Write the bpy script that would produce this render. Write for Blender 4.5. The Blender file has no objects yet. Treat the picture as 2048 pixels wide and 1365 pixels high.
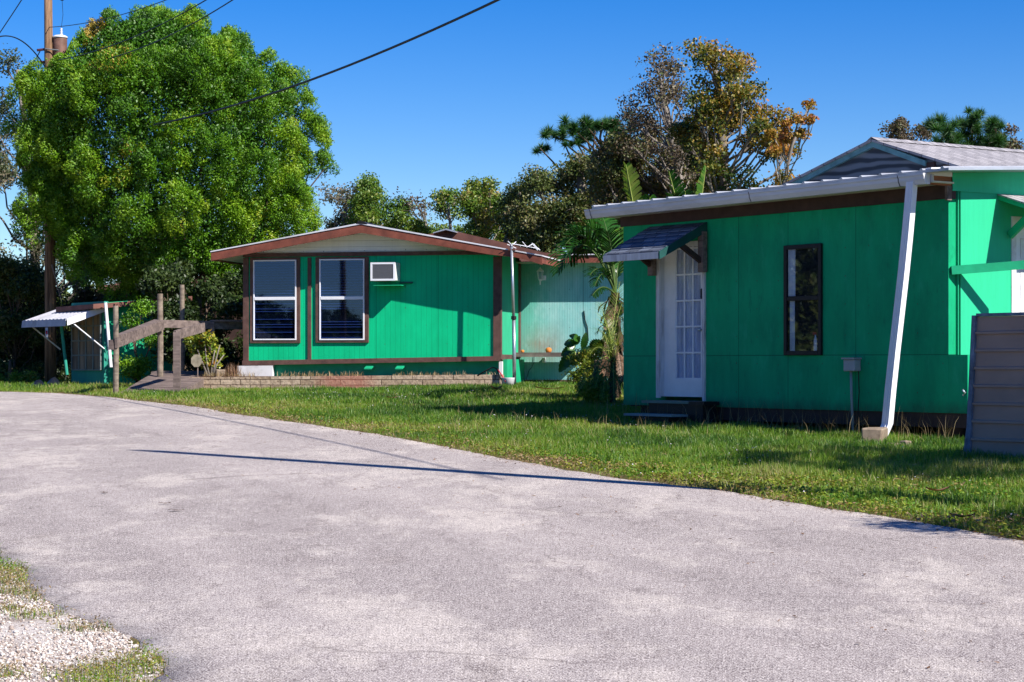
import bpy, math, random
import numpy as np
from mathutils import Vector, Matrix

C = bpy.context.scene.collection
R = math.radians
sc = bpy.context.scene

# ------------------------------------------------------------------ camera, sky, sun, exposure
F = 4200.0; HY = 728.0; CX = 1024.0; EYE = 1.56
cam = bpy.data.cameras.new('camera'); co = bpy.data.objects.new('camera', cam); C.objects.link(co)
co.location = (0, 0, EYE); co.rotation_euler = (R(90), 0, 0)
cam.sensor_width = 36; cam.lens = F / 2048 * 36; cam.shift_y = 45.5 / 2048
cam.clip_start = 0.1; cam.clip_end = 2000
sc.camera = co

SUN_AZ = R(50); SUN_EL = R(40)          # azimuth measured from -Y (behind the camera) towards +X
sun_dir = Vector((math.sin(SUN_AZ) * math.cos(SUN_EL), -math.cos(SUN_AZ) * math.cos(SUN_EL), math.sin(SUN_EL)))
w = bpy.data.worlds.new('World'); sc.world = w; w.use_nodes = True
nt = w.node_tree; bg = nt.nodes['Background']
sky = nt.nodes.new('ShaderNodeTexSky'); sky.sky_type = 'NISHITA'; sky.sun_disc = False
sky.sun_elevation = SUN_EL; sky.sun_rotation = math.atan2(sun_dir.x, sun_dir.y)
sky.air_density = 0.8; sky.dust_density = 0.15; sky.ozone_density = 3.2
hs = nt.nodes.new('ShaderNodeHueSaturation'); hs.inputs['Saturation'].default_value = 1.5
hs.inputs['Value'].default_value = 1.0; hs.inputs['Hue'].default_value = 0.517
nt.links.new(sky.outputs[0], hs.inputs['Color']); nt.links.new(hs.outputs[0], bg.inputs[0])
bg.inputs[1].default_value = 0.09
sl = bpy.data.lights.new('sun', 'SUN'); sl.energy = 5.0; sl.angle = R(0.5); sl.color = (1.0, 0.94, 0.85)
so = bpy.data.objects.new('sun', sl); C.objects.link(so)
so.rotation_euler = sun_dir.to_track_quat('Z', 'Y').to_euler()
sc.view_settings.view_transform = 'Standard'; sc.view_settings.look = 'None'
sc.view_settings.exposure = 0.66; sc.view_settings.gamma = 1.0
sc.cycles.max_bounces = 6; sc.cycles.transparent_max_bounces = 12
sc.cycles.diffuse_bounces = 3; sc.cycles.glossy_bounces = 3

# ------------------------------------------------------------------ helpers
def sp(t): return np.logaddexp(0, t)
def sm(t): t = np.clip(t, 0, 1); return t * t * (3 - 2 * t)
def gz(x, y):
    x = np.asarray(x, float); y = np.asarray(y, float)
    return .0267 * (y - sp((y - 39.5) / 1.2) * 1.2) + .11 * sm((x + 6) / 7) * sm((y - 30) / 8)
def ray(px, py): return ((px - CX) / F, 1.0, -(py - HY) / F)
def W(px, py, Y):
    r = ray(px, py); return Vector((r[0] * Y, Y, EYE + r[2] * Y))
def G(px, py):
    r = ray(px, py); lo, hi = 3.0, 150.0
    for _ in range(50):
        m = (lo + hi) / 2
        if EYE + r[2] * m > gz(r[0] * m, m): lo = m
        else: hi = m
    return Vector((r[0] * lo, lo, float(gz(r[0] * lo, lo))))
class Frame:
    def __init__(s, O, ang):
        s.O = Vector((O[0], O[1])); s.ang = ang
        s.u = Vector((math.cos(ang), math.sin(ang))); s.v = Vector((-math.sin(ang), math.cos(ang)))
    def at(s, px, py, y=0.0):        # picture ray meets the plane local y = const -> (x, z)
        r = ray(px, py); d = Vector((r[0], r[1]))
        t = (y + s.O.dot(s.v)) / d.dot(s.v); p = d * t - s.O
        return p.dot(s.u), EYE + r[2] * t
    def atx(s, px, py, x):           # ... the plane local x = const -> (y, z)
        r = ray(px, py); d = Vector((r[0], r[1]))
        t = (x + s.O.dot(s.u)) / d.dot(s.u); p = d * t - s.O
        return p.dot(s.v), EYE + r[2] * t
    def loc(s, p): q = Vector((p[0], p[1])) - s.O; return Vector((q.dot(s.u), q.dot(s.v), p[2]))
    def ground(s, x, y): p = s.O + s.u * x + s.v * y; return float(gz(p.x, p.y))

class MB:
    def __init__(s): s.v = []; s.f = []
    def add(s, vs, fs):
        n = len(s.v); s.v += [tuple(v) for v in vs]; s.f += [tuple(i + n for i in f) for f in fs]; return s
    def hexa(s, c):   # 8 corners: bottom 4 ccw, top 4 ccw
        return s.add(c, [(0, 3, 2, 1), (4, 5, 6, 7), (0, 1, 5, 4), (1, 2, 6, 5), (2, 3, 7, 6), (3, 0, 4, 7)])
    def box(s, x0, x1, y0, y1, z0, z1):
        return s.hexa([(x0, y0, z0), (x1, y0, z0), (x1, y1, z0), (x0, y1, z0), (x0, y0, z1), (x1, y0, z1), (x1, y1, z1), (x0, y1, z1)])
    def prism(s, poly, y0, y1):   # polygon in xz extruded along y
        n = len(poly)
        vs = [(p[0], y0, p[1]) for p in poly] + [(p[0], y1, p[1]) for p in poly]
        return s.add(vs, [tuple(range(n)), tuple(range(2 * n - 1, n - 1, -1))] + [(i, i + n, (i + 1) % n + n, (i + 1) % n) for i in range(n)])
    def prismx(s, poly, x0, x1):  # polygon in yz extruded along x
        n = len(poly)
        vs = [(x0, p[0], p[1]) for p in poly] + [(x1, p[0], p[1]) for p in poly]
        return s.add(vs, [tuple(range(n)), tuple(range(2 * n - 1, n - 1, -1))] + [(i, i + n, (i + 1) % n + n, (i + 1) % n) for i in range(n)])
    def beam(s, a, b, wx, wz, up=(0, 0, 1)):
        a = Vector(a); b = Vector(b); d = (b - a).normalized(); up = Vector(up)
        side = d.cross(up).normalized() * wx / 2; u2 = side.cross(d).normalized() * wz / 2
        return s.hexa([a - side - u2, a + side - u2, b + side - u2, b - side - u2, a - side + u2, a + side + u2, b + side + u2, b - side + u2])
    def tube(s, pts, rad, n=8, cap=True):
        pts = [Vector(p) for p in pts]
        if not hasattr(rad, '__len__'): rad = [rad] * len(pts)
        vs = []; fs = []
        ref = Vector((0.31, 0.2, 0.93)); 
        for i, p in enumerate(pts):
            d = (pts[min(i + 1, len(pts) - 1)] - pts[max(i - 1, 0)])
            d = d.normalized() if d.length > 1e-9 else Vector((0, 0, 1))
            if abs(d.dot(ref)) > .98: ref = Vector((1, 0, 0.1)).normalized()
            a = d.cross(ref).normalized(); b = d.cross(a)
            for k in range(n):
                t = 2 * math.pi * k / n; vs.append(p + (a * math.cos(t) + b * math.sin(t)) * rad[i])
        for i in range(len(pts) - 1):
            for k in range(n):
                k2 = (k + 1) % n; fs.append((i * n + k, i * n + k2, (i + 1) * n + k2, (i + 1) * n + k))
        if cap: fs += [tuple(range(n - 1, -1, -1)), tuple((len(pts) - 1) * n + k for k in range(n))]
        return s.add(vs, fs)
    def lathe(s, c, prof, n=16):   # prof [(r,z)]
        vs = []; fs = []
        for r, z in prof:
            for k in range(n):
                t = 2 * math.pi * k / n; vs.append((c[0] + r * math.cos(t), c[1] + r * math.sin(t), c[2] + z))
        for i in range(len(prof) - 1):
            for k in range(n):
                k2 = (k + 1) % n; fs.append((i * n + k, i * n + k2, (i + 1) * n + k2, (i + 1) * n + k))
        fs += [tuple(range(n - 1, -1, -1)), tuple((len(prof) - 1) * n + k for k in range(n))]
        return s.add(vs, fs)
    def shear(s, x0, k): s.v = [(a, b, c + (a - x0) * k) for a, b, c in s.v]; return s
    def build(s, name, m, parent=None, smooth=False, bevel=0, loc=None):
        me = bpy.data.meshes.new(name)
        vs = s.v if loc is None else [(a - loc[0], b - loc[1], c - loc[2]) for a, b, c in s.v]
        me.from_pydata(vs, [], s.f); me.materials.append(m)
        o = bpy.data.objects.new(name, me); C.objects.link(o)
        if loc is not None: o.location = loc
        if parent is not None: o.parent = parent
        if smooth: me.polygons.foreach_set('use_smooth', [True] * len(me.polygons))
        if bevel:
            b = o.modifiers.new('bevel', 'BEVEL'); b.width = bevel; b.segments = 1; b.limit_method = 'ANGLE'
        return o

def fast_mesh(name, V, Fc, m, parent=None, tint=None, loc=None):
    V = np.asarray(V, np.float32); Fc = np.asarray(Fc, np.int32)
    if loc is not None: V = V - np.array(loc, np.float32)
    me = bpy.data.meshes.new(name); k = Fc.shape[1]
    me.vertices.add(len(V)); me.vertices.foreach_set('co', V.ravel())
    me.loops.add(Fc.size); me.loops.foreach_set('vertex_index', Fc.ravel())
    me.polygons.add(len(Fc)); me.polygons.foreach_set('loop_start', np.arange(0, Fc.size, k, dtype=np.int32))
    me.update(calc_edges=True)
    if tint is not None:
        a = me.attributes.new('tint', 'FLOAT', 'FACE'); a.data.foreach_set('value', np.asarray(tint, np.float32))
    me.materials.append(m)
    o = bpy.data.objects.new(name, me); C.objects.link(o)
    if loc is not None and parent is None: o.location = loc
    if parent is not None: o.parent = parent
    return o

def tag(o, label=None, cat=None, group=None, kind=None):
    if label: o['label'] = label
    if cat: o['category'] = cat
    if group: o['group'] = group
    if kind: o['kind'] = kind
    return o
def empty(name, loc, rz, label, cat, group=None):
    o = bpy.data.objects.new(name, None); C.objects.link(o); o.location = loc; o.rotation_euler = (0, 0, rz)
    o.empty_display_size = .2
    return tag(o, label, cat, group)
def nrand(rng, n): v = rng.normal(size=(n, 3)); return v / np.linalg.norm(v, axis=1)[:, None]

# ------------------------------------------------------------------ materials
class NT:
    def __init__(s, name):
        s.m = bpy.data.materials.new(name); s.m.use_nodes = True; s.t = s.m.node_tree
        s.p = s.t.nodes['Principled BSDF']; s.tc = s.t.nodes.new('ShaderNodeTexCoord')
        s.co = s.tc.outputs['Object']
    def n(s, typ, **kw):
        x = s.t.nodes.new(typ)
        for k, v in kw.items(): setattr(x, k, v)
        return x
    def l(s, a, b): s.t.links.new(a, b)
    def noise(s, scale, detail=4, stretch=None, rough=.55, src=None):
        x = s.n('ShaderNodeTexNoise'); x.inputs['Scale'].default_value = scale
        x.inputs['Detail'].default_value = detail; x.inputs['Roughness'].default_value = rough
        c = src or s.co
        if stretch:
            mp = s.n('ShaderNodeMapping'); mp.inputs['Scale'].default_value = stretch; s.l(c, mp.inputs[0]); c = mp.outputs[0]
        s.l(c, x.inputs['Vector']); return x.outputs[0]
    def ramp(s, src, stops):
        x = s.n('ShaderNodeValToRGB'); e = x.color_ramp.elements
        while len(e) < len(stops): e.new(.5)
        for i, (p, c) in enumerate(stops):
            e[i].position = p
            if not hasattr(c, '__len__'): c = (c, c, c)
            e[i].color = tuple(c) + (1,)
        s.l(src, x.inputs[0]); return x.outputs[0]
    def mix(s, fac, a, b, mode='MIX'):
        x = s.n('ShaderNodeMix', data_type='RGBA', blend_type=mode)
        for v, i in ((fac, 0), (a, 6), (b, 7)):
            if isinstance(v, (int, float)) and i == 0: x.inputs[0].default_value = v
            elif isinstance(v, (tuple, list)): x.inputs[i].default_value = tuple(v) + (1,)
            elif isinstance(v, (int, float)): x.inputs[i].default_value = (v, v, v, 1)
            else: s.l(v, x.inputs[i])
        return x.outputs[2]
    def math(s, op, a, b=None, c=None):
        x = s.n('ShaderNodeMath', operation=op)
        for i, v in enumerate((a, b, c)):
            if v is None: continue
            if isinstance(v, (int, float)): x.inputs[i].default_value = v
            else: s.l(v, x.inputs[i])
        return x.outputs[0]
    def sep(s, src=None):
        x = s.n('ShaderNodeSeparateXYZ'); s.l(src or s.co, x.inputs[0]); return x.outputs
    def bump(s, h, strength=.3, dist=.01):
        x = s.n('ShaderNodeBump'); x.inputs['Strength'].default_value = strength; x.inputs['Distance'].default_value = dist
        s.l(h, x.inputs['Height']); s.l(x.outputs[0], s.p.inputs['Normal'])
    def base(s, c, rough=.7, spec=.3, metal=0):
        if isinstance(c, (tuple, list)): s.p.inputs['Base Color'].default_value = tuple(c) + (1,)
        else: s.l(c, s.p.inputs['Base Color'])
        s.p.inputs['Roughness'].default_value = rough; s.p.inputs['Specular IOR Level'].default_value = spec
        s.p.inputs['Metallic'].default_value = metal
        return s.m

def simple(name, col, rough=.7, var=.18, scale=6, spec=.3, stretch=None, metal=0, bump=.15, dirt=None):
    t = NT(name); a = t.noise(scale, 5, stretch)
    c = t.mix(t.ramp(a, [(.3, 0), (.7, 1)]), tuple(x * (1 - var) for x in col), tuple(min(1, x * (1 + var)) for x in col))
    if dirt:
        d = t.noise(scale * .35, 6, stretch, .7)
        c = t.mix(t.ramp(d, [(.52, 0), (.72, .8)]), c, dirt)
    if bump: t.bump(t.noise(scale * 8, 3, stretch), bump, .004)
    return t.base(c, rough, spec, metal)

def siding(name, col, period=.1016, groove=.08, var=.15, dirt=None, stain=None, fade=None, seams=(), soft=.0):
    t = NT(name); X, Y, Z = t.sep()
    a = t.noise(2.2, 6, (1, 1, .5), .6)
    c = t.mix(t.ramp(a, [(.3, 0), (.7, 1)]), tuple(x * (1 - var) for x in col), tuple(min(1, x * (1 + var)) for x in col))
    g = t.noise(30, 3, (1, 1, .04))
    c = t.mix(t.ramp(g, [(.35, .18), (.6, 0)]), c, tuple(x * .75 for x in col))
    if fade: c = fade(t, c, X, Z)
    if stain: c = stain(t, c, X, Z)
    h = None
    if period:
        fr = t.math('FRACT', t.math('DIVIDE', t.math('ADD', X, 50.0), period))
        gm = t.math('LESS_THAN', fr, groove)
        c = t.mix(t.math('MULTIPLY', gm, .36), c, tuple(x * .25 for x in col))
        h = t.math('SUBTRACT', 1.0, gm)
    for sx in seams:
        dm = t.math('LESS_THAN', t.math('ABSOLUTE', t.math('SUBTRACT', X, sx)), .005)
        c = t.mix(t.math('MULTIPLY', dm, .75), c, tuple(x * .2 for x in col))
    if dirt: c = t.mix(t.ramp(t.noise(1.3, 7, (1, 1, .6), .7), [(.55, 0), (.75, .7)]), c, dirt)
    fx = t.math('SUBTRACT', t.math('FRACT', t.math('DIVIDE', t.math('ADD', X, 50.0), .4064)), .5); fz_ = t.math('SUBTRACT', t.math('FRACT', t.math('DIVIDE', t.math('ADD', Z, t.math('MULTIPLY', t.noise(9, 1), .12)), .36)), .5)
    nd = t.math('ADD', t.math('MULTIPLY', t.math('MULTIPLY', fx, .4064), t.math('MULTIPLY', fx, .4064)), t.math('MULTIPLY', t.math('MULTIPLY', fz_, .36), t.math('MULTIPLY', fz_, .36)))
    c = t.mix(t.math('MULTIPLY', t.math('LESS_THAN', nd, .00006), .7), c, (.05, .04, .03))
    hh = t.noise(40, 4, (1, 1, .08))
    t.bump(t.math('ADD', hh, t.math('MULTIPLY', h, 2.0)) if h is not None else hh, .5, .004)
    return t.base(c, .7, .12)

def leafmat(name, cols, trans=.3, rough=.5):
    t = NT(name); at = t.n('ShaderNodeAttribute', attribute_name='tint')
    c = t.ramp(at.outputs['Fac'], [(i / (len(cols) - 1), q) for i, q in enumerate(cols)])
    d = t.n('ShaderNodeBsdfDiffuse'); tr = t.n('ShaderNodeBsdfTranslucent'); gl = t.n('ShaderNodeBsdfGlossy')
    gl.inputs['Roughness'].default_value = rough; gl.inputs['Color'].default_value = (1, 1, 1, 1)
    t.l(c, d.inputs['Color']); t.l(t.mix(1.0, c, (1.0, 1.0, .45), 'MULTIPLY'), tr.inputs['Color'])
    m1 = t.n('ShaderNodeMixShader'); m1.inputs[0].default_value = trans; t.l(d.outputs[0], m1.inputs[1]); t.l(tr.outputs[0], m1.inputs[2])
    m2 = t.n('ShaderNodeMixShader'); m2.inputs[0].default_value = .03; t.l(m1.outputs[0], m2.inputs[1]); t.l(gl.outputs[0], m2.inputs[2])
    t.l(m2.outputs[0], t.t.nodes['Material Output'].inputs[0]); t.t.nodes.remove(t.p)
    return t.m

M = {}
GREEN = (.008, .36, .17)
M['trim'] = simple('brown trim paint', (.115, .062, .052), .7, .25, 9, dirt=(.05, .03, .028))
M['trim_dark'] = simple('dark brown trim paint', (.055, .03, .026), .7, .25, 7)
M['fascia'] = simple('red brown fascia paint', (.20, .062, .04), .7, .3, 5, dirt=(.09, .035, .03))
M['white'] = simple('white paint', (.72, .72, .74), .5, .06, 5, dirt=(.45, .43, .42))
M['white_clean'] = simple('white vinyl', (.78, .79, .84), .4, .04, 8)
M['peeling'] = simple('peeling white paint', (.62, .62, .65), .7, .12, 20, dirt=(.22, .19, .18), stretch=(1, 1, .2))
M['soffit'] = simple('soffit', (.6, .6, .52), .7, .1, 5)
M['gutter'] = simple('white gutter', (.66, .67, .72), .4, .08, 4, dirt=(.42, .42, .42), stretch=(.3, 1, 1))
M['green'] = simple('green paint', GREEN, .6, .15, 5)
M['green_dark'] = simple('dark green paint', (.008, .07, .065), .6, .2, 8)
M['black'] = simple('black plastic', (.012, .012, .014), .5, .2, 8)
M['metal'] = simple('galvanised metal', (.42, .46, .5), .35, .15, 9, metal=.7)
M['roofmetal'] = simple('roof metal', (.5, .52, .56), .35, .15, 2, metal=.5)
M['roofbrown'] = simple('brown roof', (.16, .07, .055), .8, .3, 4)
M['interior'] = simple('dark interior', (.015, .017, .02), .8, .2, 3)
M['orange'] = simple('terracotta', (.6, .2, .04), .7, .25, 12)
M['red'] = simple('red plastic', (.5, .03, .05), .5, .1, 6)
M['bark'] = simple('bark', (.12, .085, .06), .9, .4, 9, stretch=(1, 1, .2), bump=.6)
M['greybark'] = simple('grey bark', (.2, .175, .15), .9, .35, 8, stretch=(1, 1, .2), bump=.6)
M['deadwood'] = simple('dead twig', (.22, .17, .15), .9, .3, 9)
M['concrete'] = simple('concrete', (.27, .21, .155), .9, .25, 14, dirt=(.16, .11, .08), bump=.6)
M['screen'] = simple('grey grille', (.11, .11, .13), .6, .1, 20)
M['tarp'] = simple('black tarp', (.008, .011, .02), .35, .3, 12, bump=.6)

def gable_white(t, c, X, Z):
    fz = t.math('FRACT', t.math('DIVIDE', Z, .115)); gm = t.math('LESS_THAN', fz, .1)
    k = t.math('MULTIPLY', t.ramp(t.math('DIVIDE', t.math('ADD', X, 3.0), 2.6), [(0, 0), (.5, .12), (1, .9)]), t.ramp(t.noise(1.6, 4, (1, 1, 5)), [(.3, .3), (.6, 1)]))
    c = t.mix(k, c, (.02, .33, .15))
    return t.mix(t.math('MULTIPLY', gm, .35), c, (.15, .2, .17))
M['gable'] = siding('white lap siding', (.92, .93, .88), period=None, var=.05, fade=gable_white)
M['left_wall'] = siding('green grooved siding', (.003, .52, .23), seams=(-2.42, -1.20), stain=None)
def wingfade(t, c, X, Z):
    n = t.noise(2.5, 5, (1, 1, .4))
    k = t.ramp(t.math('ADD', X, t.math('MULTIPLY', n, .5)), [(.1, 1), (.95, 0)])
    c = t.mix(t.math('MULTIPLY', k, .85), c, (.03, .42, .24))
    b = t.ramp(t.math('ABSOLUTE', t.math('SUBTRACT', X, .45)), [(.05, 1), (.62, 0)])
    b = t.math('MULTIPLY', b, t.ramp(t.math('ADD', t.math('ABSOLUTE', t.math('SUBTRACT', Z, 1.95)), t.math('MULTIPLY', n, .4)), [(.25, .75), (.72, 0)]))
    c = t.mix(b, c, (.34, .2, .14))
    st = t.ramp(t.noise(3, 7, (6, 1, .35), .7), [(.5, 0), (.68, .5)])
    pl = t.ramp(t.noise(1.4, 6, (1.5, 1, .8), .7), [(.48, 0), (.66, .6)]); c = t.mix(pl, c, (.42, .66, .66)); return t.mix(t.math('MULTIPLY', st, .7), c, (.16, .42, .40))
M['wing_wall'] = siding('faded teal siding', (.24, .54, .54), period=.0508, groove=.13, fade=wingfade, seams=(1.28,))
M['side_wall'] = siding('sea green side siding', (.05, .56, .30), period=.2, groove=.03)
def stainR(t, c, X, Z):
    n1 = t.noise(1.6, 7, (1.2, 1, .55), .68); n2 = t.noise(5, 6, (1.3, 1, .45), .7)
    c = t.mix(t.ramp(n1, [(.47, 0), (.68, .5)]), c, (.004, .2, .10))
    c = t.mix(t.ramp(n2, [(.57, 0), (.70, .5)]), c, (.004, .12, .07))
    n3 = t.noise(22, 5, (1.5, 1, .2), .7); c = t.mix(t.ramp(n3, [(.6, 0), (.75, .25)]), c, (.003, .11, .06))
    c = t.mix(t.ramp(n2, [(.3, .45), (.45, 0)]), c, (.03, .46, .26))
    # top of the wall keeps its purer green; boards lower down have weathered towards teal
    k = t.ramp(t.math('ADD', Z, t.math('MULTIPLY', n1, .8)), [(.0, 0), (1.0, 0)])
    sp_ = t.ramp(t.math('ADD', t.math('SUBTRACT', Z, .98), t.math('MULTIPLY', t.noise(7, 6, (1, 1, .6), .75), .35)), [(.12, .75), (.33, 0)]); c = t.mix(sp_, c, (.03, .07, .05))
    sm_ = t.math('LESS_THAN', t.math('ABSOLUTE', t.math('SUBTRACT', Z, 1.668)), .006)
    return t.mix(t.math('MULTIPLY', sm_, .6), c, (.004, .07, .04))
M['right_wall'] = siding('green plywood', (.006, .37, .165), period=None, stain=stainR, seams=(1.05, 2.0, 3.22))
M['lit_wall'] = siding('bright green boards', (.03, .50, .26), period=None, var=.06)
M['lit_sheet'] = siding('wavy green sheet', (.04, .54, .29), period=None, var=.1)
def gry(t):
    pass
t = NT('weathered plywood'); wv = t.n('ShaderNodeTexWave', wave_type='RINGS', rings_direction='Y'); wv.inputs['Scale'].default_value = 1.1
wv.inputs['Distortion'].default_value = 7; wv.inputs['Detail'].default_value = 3
mp = t.n('ShaderNodeMapping'); mp.inputs['Scale'].default_value = (.7, 1, 2.2); t.l(t.co, mp.inputs[0]); t.l(mp.outputs[0], wv.inputs[0])
M['plywood'] = t.base(t.mix(t.ramp(wv.outputs[1], [(.2, 0), (.8, 1)]), (.04, .05, .065), (.16, .185, .215)), .8)

def wood(name, a, b):
    t = NT(name); n = t.noise(5, 7, (1, 1, 1), .7); g = t.noise(18, 5, (.12, 1, 1))
    c = t.mix(t.ramp(n, [(.3, 0), (.7, 1)]), a, b)
    c = t.mix(t.ramp(g, [(.35, .6), (.6, 0)]), c, tuple(x * .4 for x in a))
    t.bump(g, .5, .004); return t.base(c, .85, .2)
M['oldwood'] = wood('weathered wood', (.13, .10, .095), (.28, .215, .19))
M['postwood'] = wood('grey post wood', (.18, .14, .11), (.34, .28, .22))
t = NT('utility pole wood'); n = t.noise(9, 7, (2, 2, .12), .7)
M['polewood'] = t.base(t.mix(t.ramp(n, [(.36, 0), (.62, 1)]), (.07, .04, .025), (.33, .2, .115)), .9, .2)
t.bump(n, .8, .02)

# shingles
def shingle(name, dark, light, dv):
    t = NT(name); b = t.n('ShaderNodeTexBrick'); b.inputs['Scale'].default_value = 1; b.offset = .5
    b.inputs['Brick Width'].default_value = .24; b.inputs['Row Height'].default_value = .13; b.inputs['Mortar Size'].default_value = .008
    b.inputs['Color1'].default_value = dark + (1,); b.inputs['Color2'].default_value = light + (1,); b.inputs['Mortar'].default_value = tuple(x * .4 for x in dark) + (1,)
    b.inputs['Bias'].default_value = dv
    t.l(t.co, b.inputs[0])
    return t.base(t.mix(t.ramp(t.noise(60, 3), [(.35, .25), (.65, 0)]), b.outputs[0], (.05, .05, .06)), .9, .2)
M['shingle_dark'] = shingle('dark shingles', (.07, .085, .12), (.20, .235, .31), 0)
M['shingle_pale'] = shingle('pale shingles', (.26, .25, .27), (.42, .40, .42), .2)

# block wall
t = NT('split face blocks'); b = t.n('ShaderNodeTexBrick'); b.offset = .5
mp = t.n('ShaderNodeMapping'); mp.inputs['Rotation'].default_value = (R(90), 0, 0); t.l(t.co, mp.inputs[0]); t.l(mp.outputs[0], b.inputs[0])
b.inputs['Scale'].default_value = 1; b.inputs['Brick Width'].default_value = .4; b.inputs['Row Height'].default_value = .105; b.inputs['Mortar Size'].default_value = .006
b.inputs['Color1'].default_value = (.44, .33, .23, 1); b.inputs['Color2'].default_value = (.60, .47, .35, 1); b.inputs['Mortar'].default_value = (.03, .022, .016, 1)
n = t.noise(16, 6, None, .7)
c = t.mix(t.ramp(n, [(.32, .7), (.55, 0)]), b.outputs[0], (.13, .08, .055))
X, Y, Z = t.sep(); pk = t.ramp(t.math('ABSOLUTE', t.math('SUBTRACT', X, -2.9)), [(.3, .6), (.7, 0)])
c = t.mix(pk, c, (.42, .14, .10)); t.bump(t.math('ADD', n, t.math('MULTIPLY', b.outputs[1], -1.5)), 1, .02)
M['block'] = t.base(c, .95, .1)

# ribbed brown panel
M['panel'] = simple('brown metal panel', (.42, .27, .21), .55, .15, 2.5, dirt=(.24, .17, .15), stretch=(.4, 1, 1))
M['panel_edge'] = simple('panel edge', (.16, .19, .25), .5, .5, 8)

def glass(name, tint, fac, rough=.02, gcol=(1, 1, 1)):
    t = NT(name); tr = t.n('ShaderNodeBsdfTransparent'); tr.inputs[0].default_value = tint + (1,)
    gl = t.n('ShaderNodeBsdfGlossy'); gl.inputs['Roughness'].default_value = rough; gl.inputs['Color'].default_value = gcol + (1,)
    fr = t.n('ShaderNodeFresnel'); ge = t.n('ShaderNodeNewGeometry'); t.l(t.math('SUBTRACT', 1.5, t.math('MULTIPLY', ge.outputs['Backfacing'], .8333)), fr.inputs[0])
    mx = t.n('ShaderNodeMixShader'); t.l(t.math('ADD', fr.outputs[0], fac), mx.inputs[0]); t.l(tr.outputs[0], mx.inputs[1]); t.l(gl.outputs[0], mx.inputs[2])
    t.l(mx.outputs[0], t.t.nodes['Material Output'].inputs[0]); t.t.nodes.remove(t.p); return t.m
M['glass'] = glass('window glass', (.5, .6, .8), .03, .02, (.5, .68, 1.0))
M['glass_clear'] = glass('clear glass', (.85, .88, .95), .0)
M['blind'] = simple('blind slats', (.17, .22, .33), .6, .1, 5)
M['curtain'] = simple('lace curtain', (.8, .82, .9), .9, .25, 14, stretch=(1, 1, .15))

# ground, road
t = NT('soil and thatch'); n = t.noise(1.2, 8, None, .65); n2 = t.noise(14, 5, None, .7)
c = t.mix(t.ramp(n, [(.35, 0), (.65, 1)]), (.075, .085, .025), (.15, .13, .05))
c = t.mix(t.ramp(n2, [(.45, 0), (.62, .8)]), c, (.20, .13, .08)); t.bump(n2, .8, .03)
M['ground'] = t.base(c, 1, .05)
t = NT('pale worn asphalt')
big = t.noise(.35, 5, (1, 1, 1), .6); mid = t.noise(1.3, 6, (1, .5, 1), .72); fine = t.noise(125, 2, None, .85); fine2 = t.noise(62, 2, None, .8); fine3 = t.noise(20, 4, (1, .45, 1), .8)
mr = t.n('ShaderNodeMapping'); mr.inputs['Rotation'].default_value = (0, 0, R(-22)); t.l(t.co, mr.inputs[0]); lane = t.noise(1.1, 4, (1, .09, 1), .6, mr.outputs[0])
c = t.mix(t.ramp(big, [(.35, 0), (.68, 1)]), (.35, .30, .287), (.48, .42, .395))
c = t.mix(t.ramp(lane, [(.40, .45), (.55, 0)]), c, (.21, .178, .175))
c = t.mix(t.ramp(mid, [(.50, 0), (.62, .75)]), c, (.66, .585, .52))
c = t.mix(t.ramp(t.noise(3.2, 7, (1, .35, 1), .78), [(.54, 0), (.68, .75)]), c, (.15, .115, .11))
c = t.mix(t.ramp(t.noise(.8, 6, (1, .3, 1), .75), [(.62, 0), (.7, .45)]), c, (.13, .105, .11))
c = t.mix(t.ramp(fine3, [(.38, .2), (.5, 0)]), c, (.14, .115, .12))
c = t.mix(t.ramp(fine3, [(.54, 0), (.68, .2)]), c, (.68, .62, .60))
c = t.mix(t.ramp(fine2, [(.34, .5), (.46, 0)]), c, (.11, .085, .09))
c = t.mix(t.ramp(fine2, [(.56, 0), (.66, .45)]), c, (.80, .73, .68))
c = t.mix(t.ramp(fine, [(.40, .85), (.5, 0)]), c, (.07, .055, .06))
c = t.mix(t.ramp(fine, [(.54, 0), (.62, .8)]), c, (.90, .83, .78))
vo = t.n('ShaderNodeTexVoronoi', feature='DISTANCE_TO_EDGE'); vo.inputs['Scale'].default_value = .42
wn = t.n('ShaderNodeTexNoise'); wn.inputs['Scale'].default_value = 2.2; wn.inputs['Detail'].default_value = 5; t.l(t.co, wn.inputs['Vector'])
va = t.n('ShaderNodeVectorMath', operation='MULTIPLY_ADD'); t.l(wn.outputs[1], va.inputs[0]); va.inputs[1].default_value = (.7, .7, 0); t.l(t.co, va.inputs[2]); t.l(va.outputs[0], vo.inputs['Vector'])
ck = t.math('MULTIPLY', t.ramp(vo.outputs[0], [(.0, 1), (.006, 0)]), t.ramp(t.noise(.5, 3), [(.5, 0), (.56, .45)]))
c = t.mix(ck, c, (.09, .07, .07))
t.bump(t.math('ADD', fine, fine2), .6, .006)
M['road'] = t.base(c, .95, .1)
t = NT('white shell gravel'); n = t.noise(60, 3, None, .7); n2 = t.noise(2.5, 5)
c = t.mix(t.ramp(n, [(.35, 0), (.6, 1)]), (.36, .29, .25), (.72, .67, .62))
c = t.mix(t.ramp(n2, [(.5, 0), (.7, .6)]), c, (.22, .15, .11)); t.bump(n, .8, .02)
M['gravel_bed'] = t.base(c, .95, .1)
t = NT('stone'); at = t.n('ShaderNodeAttribute', attribute_name='tint')
M['stone'] = t.base(t.ramp(at.outputs['Fac'], [(0, (.22, .16, .13)), (.35, (.5, .42, .37)), (.6, (.62, .56, .5)), (1, (.78, .74, .69))]), .9, .2)

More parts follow.
